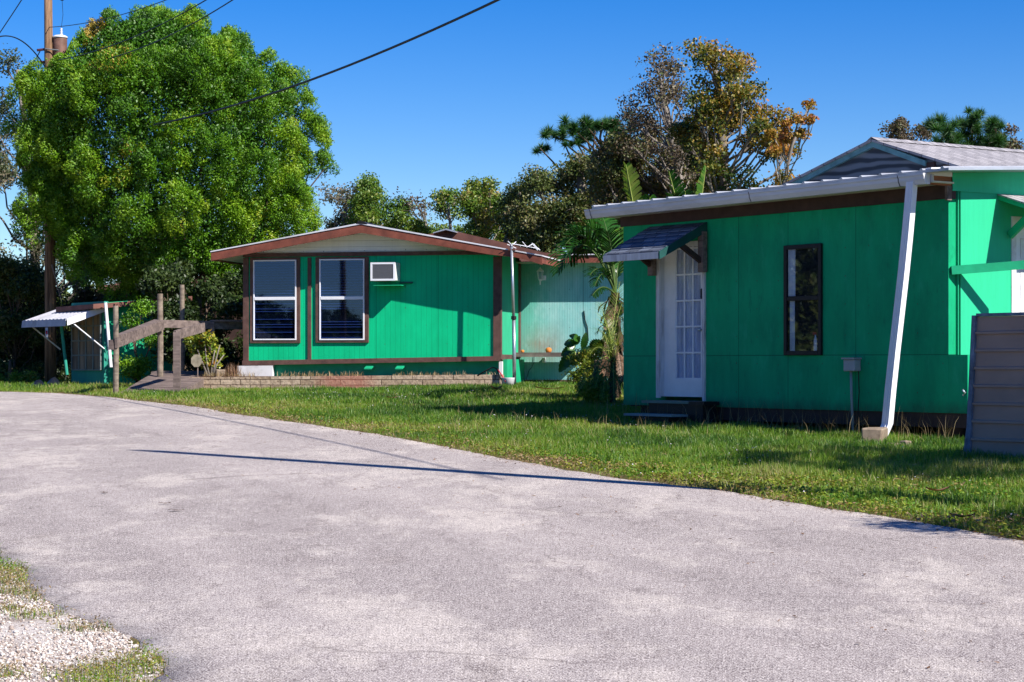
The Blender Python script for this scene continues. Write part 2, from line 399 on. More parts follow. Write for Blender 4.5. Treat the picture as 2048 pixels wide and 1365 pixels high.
M['grass'] = leafmat('grass blades', [(.025, .08, .006), (.065, .18, .01), (.15, .29, .015), (.25, .33, .035), (.40, .34, .15)], .4)
M['weed'] = leafmat('weed leaves', [(.04, .13, .012), (.11, .25, .015), (.26, .30, .025), (.24, .16, .05), (.34, .24, .14)], .3)
M['cypress'] = leafmat('feathery leaves', [(.015, .06, .004), (.06, .18, .005), (.14, .30, .006), (.25, .38, .014), (.42, .30, .04)], .14)
M['olive'] = leafmat('olive leaves', [(.02, .04, .012), (.05, .08, .028), (.10, .12, .055), (.17, .15, .09), (.26, .20, .16)], .25)
M['oak'] = leafmat('oak leaves', [(.022, .045, .010), (.055, .095, .018), (.11, .145, .032), (.18, .165, .06), (.26, .18, .10)], .25)
M['far'] = leafmat('far tree leaves', [(.03, .08, .01), (.07, .16, .012), (.14, .24, .02), (.24, .29, .045), (.34, .25, .08)], .3)
M['pine'] = leafmat('pine needles', [(.008, .035, .012), (.02, .08, .018), (.04, .13, .02), (.07, .17, .03)], .2)
M['maple'] = leafmat('autumn leaves', [(.035, .07, .01), (.09, .13, .014), (.27, .21, .025), (.46, .25, .045), (.40, .13, .05)], .35)
M['plum'] = leafmat('dry purple leaves', [(.045, .045, .03), (.10, .08, .05), (.15, .10, .06), (.12, .15, .05)], .2)
M['croton'] = leafmat('croton leaves', [(.05, .10, .01), (.14, .22, .02), (.36, .38, .05), (.45, .18, .02)], .3, .3)
M['frond'] = leafmat('banana leaves', [(.01, .045, .01), (.025, .10, .012), (.07, .19, .02), (.20, .26, .05)], .35, .25)
M['palmleaf'] = leafmat('palm leaflets', [(.02, .07, .008), (.08, .18, .015), (.2, .27, .02), (.42, .30, .06)], .3, .35)
M['brownleaf'] = leafmat('dry leaves', [(.10, .06, .04), (.22, .12, .07), (.34, .22, .14)], .2)
M['petiole'] = simple('dark petiole', (.07, .12, .03), .6, .2, 8)
M['midrib'] = simple('leaf midrib', (.35, .42, .10), .6, .1, 8)
M['fibre'] = simple('palm fibre', (.06, .038, .026), .95, .5, 25, stretch=(1, 1, .4), bump=.9)
M['straw'] = leafmat('straw', [(.20, .13, .05), (.34, .25, .12), (.45, .36, .20)], .3)
M['flower'] = leafmat('small pale flowers', [(.6, .5, .6), (.75, .7, .78)], .2)

# ------------------------------------------------------------------ ground and road
def grid_axis(segs):
    out = []
    for a, b, st in segs: out += list(np.arange(a, b, st))
    return np.array(out + [segs[-1][1]])
xs = grid_axis([(-300, -60, 20), (-60, -20, 2), (-20, 20, .4), (20, 60, 2), (60, 300, 20)])
ys = grid_axis([(-100, -12, 8), (-12, 6, 1), (6, 60, .4), (60, 100, 4), (100, 500, 40)])
XX, YY = np.meshgrid(xs, ys, indexing='ij'); ZZ = gz(XX, YY)
idx = np.arange(XX.size).reshape(XX.shape)
Fq = np.stack([idx[:-1, :-1], idx[1:, :-1], idx[1:, 1:], idx[:-1, 1:]], -1).reshape(-1, 4)
o = fast_mesh('ground', np.stack([XX, YY, ZZ], -1).reshape(-1, 3), Fq, M['ground']); tag(o, kind='structure')

right_px = [(2048, 1085), (1900, 1057), (1650, 1020), (1450, 985), (1250, 960), (1100, 935), (950, 905), (820, 882), (700, 862), (570, 843), (450, 825), (350, 811), (250, 800), (170, 792), (110, 788), (0, 785)]
RE = [(8.5, -12), (7.2, 0), (5.6, 7), (4.5, 11)] + [tuple(G(a, b))[:2] for a, b in right_px] + [(-15, 41.5), (-24, 42.5), (-45, 42.5)]
LE = [(1.5, -12), (.9, 0), (-.2, 5)] + [tuple(G(a, b))[:2] for a, b in [(290, 1365), (225, 1290), (130, 1235), (60, 1180), (0, 1130)]] + [(-4.9, 17), (-7.4, 22), (-10.5, 27), (-15, 31.5), (-24, 34.5), (-45, 36)]
def resample(P, n, rough=0, seed=1):
    P = np.array(P); d = np.r_[0, np.cumsum(np.linalg.norm(np.diff(P, axis=0), axis=1))]
    t = np.linspace(0, d[-1], n); Q = np.stack([np.interp(t, d, P[:, 0]), np.interp(t, d, P[:, 1])], 1)
    for _ in range(3): Q[1:-1] = (Q[:-2] + 2 * Q[1:-1] + Q[2:]) / 4
    if rough:
        rg = np.random.default_rng(seed); nz = rg.normal(size=n)
        nz = np.convolve(nz, [.25, .5, .25], 'same') + .8 * np.convolve(rg.normal(size=n), np.ones(9) / 3, 'same') + 1.5 * np.convolve(rg.normal(size=n), np.hanning(31) / 3.4, 'same')
        T = np.gradient(Q, axis=0); T /= np.linalg.norm(T, axis=1)[:, None]; Q += np.stack([-T[:, 1], T[:, 0]], 1) * nz[:, None] * rough
    return Q
NR = 900
Rr = resample(RE, NR, .022, 3); Lr = resample(LE, NR, .03, 4)
# match rows so that they run straight across the lane
rows = 26; tt = np.r_[0, .002, np.linspace(0, 1, rows - 2)[1:-1], .998, 1]
RP = Lr[:, None, :] * (1 - tt)[None, :, None] + Rr[:, None, :] * tt[None, :, None]
edge = np.minimum(tt, 1 - tt); zr = gz(RP[..., 0], RP[..., 1]) + np.where(edge == 0, -.01, .012)[None, :]
V = np.concatenate([RP, zr[..., None]], -1).reshape(-1, 3); idx = np.arange(NR * rows).reshape(NR, rows)
Fq = np.stack([idx[:-1, :-1], idx[1:, :-1], idx[1:, 1:], idx[:-1, 1:]], -1).reshape(-1, 4)[:, ::-1]
tag(fast_mesh('road', V, Fq, M['road']), kind='structure')

def inpoly(x, y, P):
    P = np.asarray(P); r = np.zeros(len(x), bool); j = len(P) - 1
    for i in range(len(P)):
        xi, yi = P[i]; xj, yj = P[j]
        c = ((yi > y) != (yj > y)) & (x < (xj - xi) * (y - yi) / (yj - yi + 1e-12) + xi); r ^= c; j = i
    return r
road_poly = np.concatenate([Lr[::4], Rr[::-4]])
gravel_poly = [(-12, 2), (-.5, 2)] + [tuple(p) for p in Lr[(Lr[:, 1] > 5) & (Lr[:, 1] < 20)][::6]] + [(-12, 20)]
# bed of pale shell gravel at the near left
gx = np.arange(-9, 1, .1); gy = np.arange(5, 18, .1); A, B = np.meshgrid(gx, gy, indexing='ij'); Zg = gz(A, B) + .004
ii = np.arange(A.size).reshape(A.shape); Fq = np.stack([ii[:-1, :-1], ii[1:, :-1], ii[1:, 1:], ii[:-1, 1:]], -1).reshape(-1, 4)
cx_ = A[:-1, :-1].ravel() + .05; cy_ = B[:-1, :-1].ravel() + .05
keep = inpoly(cx_, cy_, gravel_poly) | inpoly(cx_ + .12, cy_, gravel_poly) & False
tag(fast_mesh('gravel_verge', np.stack([A, B, Zg], -1).reshape(-1, 3), Fq[keep], M['gravel_bed']), kind='structure')
rng = np.random.default_rng(11)
def view_points(n, x0, x1, y0, y1, rg, margin=1.6):
    x = rg.uniform(x0, x1, n); y = rg.uniform(y0, y1, n)
    k = (np.abs(x) < .2438 * y + margin) & ((EYE - gz(x, y)) / y < (1365 - HY) / F + .02)
    return x[k], y[k]
x, y = view_points(190000, -4.5, .5, 7, 15, rng); k = inpoly(x, y, gravel_poly); x, y = x[k], y[k]
cl = np.sin(x * 5.1 + 1) * np.sin(y * 2.3) + rng.normal(size=len(x)) * .5; k = cl > -.35; x, y = x[k][:42000], y[k][:42000]
ico = np.array([(1, 0, 0), (-1, 0, 0), (0, 1, 0), (0, -1, 0), (0, 0, 1), (0, 0, -1)], float)
fo = np.array([(0, 2, 4), (2, 1, 4), (1, 3, 4), (3, 0, 4), (2, 0, 5), (1, 2, 5), (3, 1, 5), (0, 3, 5)])
n = len(x); s = np.minimum(rng.gamma(2.0, .0022, n) + .003, .016)
Q = ico[None] * rng.uniform(.6, 1.25, (n, 6, 1)) * s[:, None, None] * np.array([1, 1, .6]); an = rng.uniform(0, 6.28, n)
ca, sa = np.cos(an)[:, None], np.sin(an)[:, None]
V = np.stack([Q[..., 0] * ca - Q[..., 1] * sa + x[:, None], Q[..., 0] * sa + Q[..., 1] * ca + y[:, None], Q[..., 2] + (gz(x, y) + s * .3 + .004)[:, None]], -1)
Fs = (fo[None] + (np.arange(n) * 6)[:, None, None]).reshape(-1, 3)
tag(fast_mesh('gravel', V.reshape(-1, 3), Fs, M['stone'], tint=np.repeat(rng.uniform(0, 1, n), 8)), 'white shell gravel scattered along the near left edge of the road', 'gravel', kind='stuff')

# ------------------------------------------------------------------ grass
def blades(x, y, h, wd, rg, lean=.8, zoff=0):
    n = len(x); z = gz(x, y) + zoff; an = rg.uniform(0, 2 * np.pi, n); dx, dy = np.cos(an), np.sin(an)
    la = rg.uniform(0, 2 * np.pi, n); ll = np.minimum(np.abs(rg.normal(0, lean, n)) * h, h * 1.15); lx, ly = np.cos(la) * ll, np.sin(la) * ll
    hh = np.sqrt(np.maximum(h ** 2 - ll ** 2 * .6, (.25 * h) ** 2))
    wx, wy = dx * wd / 2, dy * wd / 2
    V = np.empty((n, 5, 3))
    V[:, 0] = np.stack([x - wx, y - wy, z - .01], 1); V[:, 1] = np.stack([x + wx, y + wy, z - .01], 1)
    V[:, 2] = np.stack([x + wx * .8 + lx * .35, y + wy * .8 + ly * .35, z + hh * .6], 1); V[:, 3] = np.stack([x - wx * .8 + lx * .35, y - wy * .8 + ly * .35, z + hh * .6], 1)
    V[:, 4] = np.stack([x + lx, y + ly, z + hh], 1)
    b = np.arange(n)[:, None] * 5
    F3 = np.concatenate([b + np.array([[0, 1, 2]]), b + np.array([[0, 2, 3]]), b + np.array([[3, 2, 4]])])
    return V.reshape(-1, 3), F3
def vnoise(x, y, s, seed):
    rg = np.random.default_rng(seed); T = rg.uniform(0, 1, (64, 64)); u = x / s + 100; v = y / s + 100
    i = np.floor(u).astype(int); j = np.floor(v).astype(int); fx = sm(u - i); fy = sm(v - j)
    g = lambda a, b: T[a % 64, b % 64]
    return g(i, j) * (1 - fx) * (1 - fy) + g(i + 1, j) * fx * (1 - fy) + g(i, j + 1) * (1 - fx) * fy + g(i + 1, j + 1) * fx * fy

FL = Frame((( 1000 - CX) / F * 39.6, 39.6), R(-12))
FR = Frame((2.37, 28.4), math.atan2(-.819, .574))
FS = Frame(((208 - CX) / F * 44.8, 44.8), math.atan2(-.819, .574))
def in_build(x, y):
    p = np.stack([x, y], 1)
    a = (p - np.array(FR.O)) @ np.array([[FR.u.x, FR.v.x], [FR.u.y, FR.v.y]])
    r = (a[:, 0] > -1.35) & (a[:, 1] > .3) & (a[:, 0] < 5.2)
    a = (p - np.array(FL.O)) @ np.array([[FL.u.x, FL.v.x], [FL.u.y, FL.v.y]])
    r |= (a[:, 1] > 1.8) & (a[:, 0] > -5) | (a[:, 0] < .02) & (a[:, 0] > -6.0) & (a[:, 1] > -.42)
    return r
def edge_dist(x, y):   # rough distance to the road's right edge
    d = np.full(len(x), 99.)
    for q in Rr[(Rr[:, 1] > 5)][::3]: d = np.minimum(d, np.hypot(x - q[0], y - q[1]))
    return d
def lawn(n, y0, y1, x0, x1, rg):
    x, y = view_points(n, x0, x1, y0, y1, rg); k = ~inpoly(x, y, road_poly) & ~inpoly(x, y, gravel_poly) & ~in_build(x, y)
    return x[k], y[k]
parts = []; tn = []; off = 0
for (y0, y1, dens, hm, wd) in ((12, 20, 4600, .10, .0062), (20, 27, 3600, .095, .0068), (27, 33, 2300, .085, .008), (33, 41, 1500, .085, .010), (41, 60, 450, .12, .016)):
    x0, x1 = -.25 * y1 - 1.6, .25 * y1 + 1.6
    nn = int(dens * (x1 - x0) * (y1 - y0)); x, y = lawn(nn, y0, y1, x0, x1, rng)
    cl = vnoise(x, y, .3, 5) * .9 + vnoise(x, y, 1.3, 6) * .5 - .1
    ed = edge_dist(x, y)
    keep = rng.uniform(0, 1, len(x)) < np.clip(.25 + cl, 0, 1) * np.clip(.18 + ed * .7 + .5 * (vnoise(x, y, .6, 12) - .5), 0, 1); x, y, cl, ed = x[keep], y[keep], cl[keep], ed[keep]
    h = .84 * hm * (.45 + .9 * cl) * rng.uniform(.55, 1.35, len(x)) * np.clip(.5 + ed * .5, .5, 1)
    V, F3 = blades(x, y, h, wd * rng.uniform(.6, 1.2, len(x)), rng)
    parts.append((V, F3 + off)); off += len(V)
    ti = np.clip(.41 + .62 * (vnoise(x, y, 1.7, 8) - .5) + .45 * (vnoise(x, y, .45, 9) - .5) + rng.normal(0, .15, len(x)) + .25 * np.exp(-ed * 1.3) + (rng.uniform(0, 1, len(x)) < .09) * .5, 0, 1)
    tn.append(np.tile(ti, 3))
o = fast_mesh('grass', np.concatenate([p[0] for p in parts]), np.concatenate([p[1] for p in parts]), M['grass'], tint=np.concatenate(tn))
tag(o, 'unmown green grass of the lawn between road and houses', 'grass', kind='stuff')
print('grass verts', off)

def leafcards(P, N, L, Wd, rg):
    n = len(P); t = np.cross(N, nrand(rg, n)); t /= np.linalg.norm(t, axis=1)[:, None] + 1e-9; b = np.cross(N, t)
    L = np.broadcast_to(L, n)[:, None]; Wd = np.broadcast_to(Wd, n)[:, None]
    V = np.stack([P - t * L / 2, P + b * Wd / 2 - t * L * .05, P + t * L / 2, P - b * Wd / 2 - t * L * .05], 1).reshape(-1, 3)
    return V, np.arange(n * 4).reshape(n, 4)
# low weeds along the road's edge and on the gravel
x, y = lawn(420000, 12, 34, -7, 6.8, rng); ed = edge_dist(x, y); k = (rng.uniform(0, 1, len(x)) < np.exp(-ed * np.where(y < 20, .8, 1.4)) * (.35 + .9 * (y < 22))) & (vnoise(x, y, .4, 21) > .22)
xa, ya = x[k], y[k]
x, y = view_points(60000, -4.5, .5, 7, 15, rng); k = inpoly(x, y, gravel_poly)
ed2 = np.full(len(x), 9.)
for q in Lr[(Lr[:, 1] > 5) & (Lr[:, 1] < 20)]: ed2 = np.minimum(ed2, np.hypot(x - q[0], y - q[1]))
vn = vnoise(x, y, .22, 31) * .7 + vnoise(x, y, .6, 32) * .5
k &= (vn + .40 * np.exp(-ed2 * 3)) > .78
xb, yb = x[k], y[k]
x = np.r_[xa, xb, xb + .02, xb - .01, xb + .03, xb - .02]; y = np.r_[ya, yb, yb + .01, yb - .02, yb - .04, yb + .04]; n = len(x)
x = x + rng.normal(0, 1, n) * np.r_[np.full(len(xa), .05), np.full(n - len(xa), .025)]; y = y + rng.normal(0, .05, n); P = np.stack([x, y, gz(x, y) + rng.uniform(.012, .075, n)], 1); N = nrand(rng, n) * .8 + [0, 0, 1.0]; N /= np.linalg.norm(N, axis=1)[:, None]
nb_ = np.arange(n) >= len(xa); P[:, 2] -= np.where(nb_, .01, 0); sc__ = np.where(nb_, .45, 1.0); V, Fq = leafcards(P, N, rng.uniform(.018, .05, n) * sc__, rng.uniform(.008, .024, n) * sc__, rng)
tag(fast_mesh('weeds', V, Fq, M['weed'], tint=np.clip(vnoise(x, y, .5, 44) * .8 + rng.normal(.04, .18, n) + np.r_[.45 * np.exp(-edge_dist(xa, ya) / .22), np.full(n - len(xa), .22)], 0, 1)), 'low creeping weeds along both edges of the road', 'weeds', kind='stuff')
# short tufts standing among the gravel
x, y = np.tile(xb, 2) + rng.normal(0, .02, 2 * len(xb)), np.tile(yb, 2) + rng.normal(0, .03, 2 * len(yb)); V, F3 = blades(x, y, rng.uniform(.02, .075, len(x)), .0032, rng, .9)
tag(fast_mesh('verge_grass', V, F3, M['weed'], tint=np.tile(np.clip(rng.normal(.38, .28, len(x)), 0, 1), 3)), 'sparse tufts growing through the white gravel', 'grass', kind='stuff')
# tall seeding stems along the right building and the lawn
x, y = [], []
for i in range(420):
    a = rng.uniform(-1.5, 5.0); b = -abs(rng.normal(.0, .28)) - .02; p = FR.O + FR.u * a + FR.v * b; x.append(p.x); y.append(p.y)
for i in range(700):
    q = G(rng.uniform(900, 1420), rng.uniform(800, 880)); x.append(q.x); y.append(q.y)
x = np.array(x); y = np.array(y); V, F3 = blades(x, y, np.r_[rng.uniform(.12, .42, 420), rng.uniform(.1, .24, 700)], .0042, rng, .7)
tag(fast_mesh('tall_grass', V, F3, M['straw'], tint=np.tile(rng.uniform(0, 1, len(x)), 3)), 'tall straw coloured seed stems growing against the right building', 'grass', kind='stuff')
# dead thatch and bits of leaf litter near the road
x, y = lawn(60000, 12, 36, -8, 7, rng); ed = edge_dist(x, y); k = (vnoise(x, y, .55, 91) * .8 + .35 * np.exp(-ed * 1.6) + rng.normal(0, .08, len(x))) > .72; x, y = x[k], y[k]; n = len(x)
x = x + rng.normal(0, .05, n); P = np.stack([x, y, gz(x, y) + rng.uniform(.012, .05, n)], 1); N = nrand(rng, n) * .7 + [0, 0, 1.0]; N /= np.linalg.norm(N, axis=1)[:, None]
V, Fq = leafcards(P, N, rng.uniform(.03, .11, n), rng.uniform(.004, .012, n), rng); tag(fast_mesh('thatch', V, Fq, M['straw'], tint=rng.uniform(0, 1, n) ** 1.5), 'dead straw coloured thatch lying in patches on the lawn', 'thatch', kind='stuff')
# grit and leaf litter washed along the road edge
n = 5200; ii_ = rng.integers(150, NR - 160, n); base_ = Rr[ii_]; off_ = np.where(rng.random(n) < .75, rng.normal(-.02, .09, n), rng.uniform(-3.2, .1, n)); T_ = np.gradient(Rr, axis=0)[ii_]; T_ /= np.linalg.norm(T_, axis=1)[:, None]
side_ = np.stack([-T_[:, 1], T_[:, 0]], 1); sgn_ = np.sign(((Lr[ii_] - base_) * side_).sum(1))[:, None]; q = base_ - side_ * sgn_ * off_[:, None] + rng.normal(0, .03, (n, 2)); k = np.hypot(q[:, 0], q[:, 1]) > 7; q = q[k]; n = len(q)
P = np.stack([q[:, 0], q[:, 1], gz(q[:, 0], q[:, 1]) + .02], 1); N = nrand(rng, n) * .35 + [0, 0, 1.0]; N /= np.linalg.norm(N, axis=1)[:, None]
V, Fq = leafcards(P, N, rng.gamma(3, .008, n) + .006, rng.gamma(2, .004, n) + .004, rng); tag(fast_mesh('leaf_litter', V, Fq, M['brownleaf'], tint=rng.uniform(0, 1, n)), 'tiny brown leaf scraps and grit scattered along the road edge', 'litter', kind='stuff')
# dry bits on the planter soil
n = 900; a_ = rng.uniform(-5.9, 0, n); b_ = rng.uniform(-.4, -.1, n); px_ = FL.O.x + FL.u.x * a_ + FL.v.x * b_; py_ = FL.O.y + FL.u.y * a_ + FL.v.y * b_; kk_ = vnoise(a_, b_, .35, 55) > .45; px_, py_ = px_[kk_], py_[kk_]
zt_ = FL.at(700, 752, -.3)[1]; V, F3 = blades(px_, py_, rng.uniform(.03, .12, len(px_)), .008, rng, .9); V[:, 2] += zt_ - np.repeat(gz(px_, py_), 5); tag(fast_mesh('planter_weeds', V, F3, M['straw'], tint=np.tile(rng.uniform(0, 1, len(px_)), 3)), 'dry straw and weeds growing in the planter above the block wall', 'weeds', kind='stuff')
# pale flowers
x, y = lawn(6000, 13, 38, -7, 6, rng); k = (vnoise(x, y, .8, 77) + rng.normal(0, .12, len(x)) > .76); x, y = x[k], y[k]; n = len(x)
P = np.stack([x, y, gz(x, y) + rng.uniform(.05, .09, n)], 1); N = nrand(rng, n) * .5 + [0, -.5, 1.0]; N /= np.linalg.norm(N, axis=1)[:, None]
V, Fq = leafcards(P, N, .02, .018, rng); V = V.reshape(-1, 4, 3); cc_ = V.mean(1, keepdims=True); V = (cc_ + (V - cc_) * rng.uniform(.4, .9, (n, 1, 1))).reshape(-1, 3); tag(fast_mesh('clover_flowers', V, Fq, M['flower'], tint=rng.uniform(0, 1, n)), 'tiny pale flowers dotted through the lawn', 'flowers', kind='stuff')

# ------------------------------------------------------------------ left house
H = empty('mobile_home', (FL.O.x, FL.O.y, 0), FL.ang, 'green mobile home with low brown gabled roof and two tall windows', 'house')
def A(px, py, y=0.0): return FL.at(px, py, y)
xl, zt = A(487, 514); x0 = 0.0
_, zb_l = A(487, 728); _, zb_r = A(1000, 719)
zb_l2, zb_r2 = zb_l, zb_r
D = .56
def XL(px, y=0): return A(px, 600, y)[0]
def ZL(py, px=750, y=0): return A(px, py, y)[1]
zt = ZL(512, 743)
m = MB(); m.prism([(xl, zb_l), (0, zb_r), (0, zt), (xl, zt)], 0, .12)
m.build('front_wall', M['left_wall'], H)
xr, zr_top = A(722, 449, -D); xe, ze_top = A(1084, 513, -D); xw, zw_top = A(422, 505, -D)
_, zr_bot = A(722, 466, -D); _, ze_bot = A(1084, 527, -D); _, zw_bot = A(422, 522, -D)
def roofz(x): return zr_top + (ze_top - zr_top) * (x - xr) / (xe - xr) if x > xr else zr_top + (zw_top - zr_top) * (x - xr) / (xw - xr)
m = MB(); m.prism([(xl, zt + .07), (0, zt + .07), (0, roofz(0) - .05), (xr, zr_top - .06), (xl, roofz(xl) - .05)], .015, .12)
m.build('gable_siding', M['gable'], H)
# trim boards
def trim(px0, px1, py0, py1, th=.03, name='trim_board', mt='trim'):
    a0, z0 = A(px0, py1); a1, z1 = A(px1, py0); return MB().box(a0, a1, -th, -.002, z0, z1).build(name, M[mt], H, bevel=.004)
trim(487, 498, 516, 728, .035); trim(987, 1000, 514, 718, .035)
m = MB(); m.prism([(xl, zt - .002), (0, zt - .002), (0, zt + .072), (xl, zt + .072)], -.045, .0); m.build('trim_board', M['trim'], H)
m = MB(); m.prism([(xl - .01, zb_l - .03), (.01, zb_r - .03), (.01, zb_r + .06), (xl - .01, zb_l + .06)], -.05, .0); m.build('trim_board', M['trim'], H)
trim(616, 623, 516, 722, .032); trim(600.5, 601.5, 0, 0) if False else None
# windows
def win(c0, c1, d0, d1, f0, f1, g0, g1, mid):
    a0, z0 = A(c0, d1); a1, z1 = A(c1, d0); b0, y0 = A(f0, g1); b1, y1 = A(f1, g0); zm = A(f0, mid)[1]
    m = MB(); m.box(a0, b0, -.04, 0, z0, z1).box(b1, a1, -.04, 0, z0, z1).box(b0, b1, -.04, 0, z0, y0).box(b0, b1, -.04, 0, y1, z1)
    cs = m.build('window', M['trim'], H, bevel=.004)
    e = .026
    m = MB(); m.box(b0, b0 + e, -.055, -.005, y0, y1).box(b1 - e, b1, -.055, -.005, y0, y1).box(b0 + e, b1 - e, -.055, -.005, y0, y0 + e).box(b0 + e, b1 - e, -.055, -.005, y1 - e, y1).box(b0 + e, b1 - e, -.06, -.005, zm - .03, zm + .03)
    m.build('frame', M['white_clean'], cs, bevel=.003)
    MB().box(b0 + e, b1 - e, -.036, -.034, y0 + e, zm - .03).box(b0 + e, b1 - e, -.044, -.042, zm + .03, y1 - e).build('pane', M['glass'], cs)
    MB().box(b0 + e, b1 - e, -.008, -.004, y0 + e, y1 - e).build('backing', M['interior'], cs)
    m = MB(); z = y0 + e + .02
    r2 = random.Random(int(c0))
    while z < y1 - e - .02:
        if z > zm or r2.random() < .45: m.hexa([(b0 + e, -.03, z), (b1 - e, -.03, z), (b1 - e, -.012, z + .012), (b0 + e, -.012, z + .012), (b0 + e, -.03, z + .002), (b1 - e, -.03, z + .002), (b1 - e, -.012, z + .014), (b0 + e, -.012, z + .014)])
        z += .05
    m.build('blind', M['blind'], cs)
win(501, 601, 515, 687, 508, 594, 520, 681, 598)
win(632, 738, 514, 686, 640, 730, 518, 681, 597)
# roof
t_ = .05
m = MB()
m.prism([(xw, zw_top - .01), (xr, zr_top - .01), (xr, zr_top - .05), (xw, zw_top - .05)], -D + .04, 9)
m.prism([(xr, zr_top - .01), (xe, ze_top - .01), (xe, ze_top - .05), (xr, zr_top - .05)], -D + .04, 2.4)
m.build('roof', M['roofbrown'], H)
m = MB(); m.prism([(xw - .01, zw_top + .0), (xr, zr_top + .0), (xe + .01, ze_top + .0), (xe + .01, ze_top + .022), (xr, zr_top + .03), (xw - .01, zw_top + .022)], -D - .015, -D + .09)
m.prism([(xe - .02, ze_top), (xe + .02, ze_top - .005), (xe + .02, ze_top + .016), (xe - .02, ze_top + .02)], -D, 1.4)
m.build('drip_edge', M['gutter'], H)
# rake boards: a left one and a right one that bows at its low end
m = MB(); m.prism([(xw, zw_bot), (xr, zr_bot), (xr, zr_top - .003), (xw, zw_top - .003)], -D, -D + .035).build('rake_board', M['fascia'], H)
N_ = 14; m = MB(); pts = []
for i in range(N_ + 1):
    t = i / N_; x = xr + .001 + (xe - xr) * t; bow = -.03 * sm((t - .8) / .2) ** 2
    top = zr_top + (ze_top - zr_top) * t + .02 * math.sin(math.pi * min(1, max(0, (t - .75) / .25))); bot = zr_bot + (ze_bot - zr_bot) * t + .03 * math.sin(math.pi * min(1, max(0, (t - .75) / .25)))
    pts.append((x, top - .003, bot + bow))
m.prism([(p[0], p[2]) for p in pts] + [(p[0], p[1]) for p in pts[::-1]], -D - .002, -D + .033); m.build('rake_board', M['fascia'], H)
MB().prism([(xr - .09, zr_top + .01), (xr + .13, zr_top + .0), (xr + .05, zr_top + .05), (xr - .02, zr_top + .065), (xr - .06, zr_top + .045)], -D - .02, 4).build('ridge_cap', M['black'], H)
# eaves
m = MB(); m.box(xe - .035, xe, -D + .035, 1.42, ze_bot, ze_top - .01); m.box(xw, xw + .035, -D + .035, 8.9, zw_bot, zw_top - .01); m.build('eave_board', M['fascia'], H)
m = MB(); m.prism([(.0, roofz(0) - .075), (xe - .036, roofz(xe) - .13), (xe - .036, roofz(xe) - .11), (0, roofz(0) - .06)], -D + .036, 1.42)
m.prism([(xl, roofz(xl) - .075), (xw + .036, roofz(xw) - .13), (xw + .036, roofz(xw) - .11), (xl, roofz(xl) - .06)][::-1], -D + .036, 8.9)
m.prism([(xl, roofz(xl) - .08), (xr, zr_top - .08), (0, roofz(0) - .08), (0, roofz(0) - .06), (xr, zr_top - .06), (xl, roofz(xl) - .06)], -D + .036, -.001)
m.build('soffit', M['soffit'], H)
# side, wing
S1 = 1.8
zsb = A(1020, 716, .8)[1]
MB().box(-.12, .0, .121, S1, zsb - .02, zt + .05).build('side_wall', M['side_wall'], H)
m = MB(); m.box(.0, .03, -.035, .06, zb_r, zt).box(.0, .03, S1 - .12, S1, zsb, zt - .03).box(.0, .03, .061, S1 - .121, zsb - .05, zsb + .06); m.build('trim_board', M['trim'], H)
def B(px, py, y=S1): return FL.at(px, py, y)
wx1 = B(1290, 600)[0]; wzt = B(1100, 528)[1]; wzb = B(1100, 760)[1]
MB().box(.0, wx1, S1 + .001, S1 + .12, wzb, wzt + .05).build('wing_wall', M['wing_wall'], H)
MB().box(.02, wx1, S1 - .03, S1, wzb - .12, wzb - .002).build('sill_board', M['trim'], H)
e_y = S1 - .42; ex0 = xe + .002; _, ez0 = FL.at(1150, 511, e_y); _, ez1 = FL.at(1150, 526, e_y)
MB().box(xe - .2, wx1, e_y, e_y + .03, ez1, ez0).build('wing_fascia', M['fascia'], H)
MB().box(xe + .002, wx1, e_y - .03, e_y + .06, ez0 + .001, ez0 + .022).build('drip_edge', M['gutter'], H)
MB().box(.02, wx1, e_y + .031, S1, ez1 + .01, ez1 + .03).build('soffit', M['soffit'], H)
m = MB(); m.prismx([(e_y - .02, ez0 + .025), (6, ez0 + .18), (6, ez0 + .13), (e_y - .02, ez0 - .0)], xe - .3, wx1); m.build('wing_roof', M['roofbrown'], H)
# raised roof further back
p = [FL.at(a, b, 5.2) for a, b in ((800, 476), (862, 468), (894, 459), (1010, 486), (1085, 505), (1210, 516))]
m = MB(); m.prism(p + [(p[-1][0], p[-1][1] - .5), (p[0][0], p[-1][1] - .5)], 5.2, 10); m.build('rear_roof', M['roofbrown'], H)
m = MB(); q = [FL.at(a, b, 5.1) for a, b in ((868, 466), (894, 458), (913, 464))]; m.prism([q[0], q[1], q[2], (q[2][0], q[2][1] - .02), (q[1][0], q[1][1] - .03), (q[0][0], q[0][1] - .02)], 5.0, 9); m.build('roof_vent_cap', M['roofmetal'], H)
# body behind the facade so that light does not leak
m = MB(); m.box(xl, xl + .1, .121, 8.5, zb_l, zt); m.box(xl, wx1, 8.5, 8.6, zb_l, zt); m.box(wx1 - .1, wx1, S1 + .13, 8.5, wzb, zt); m.build('rear_wall', M['green'], H)
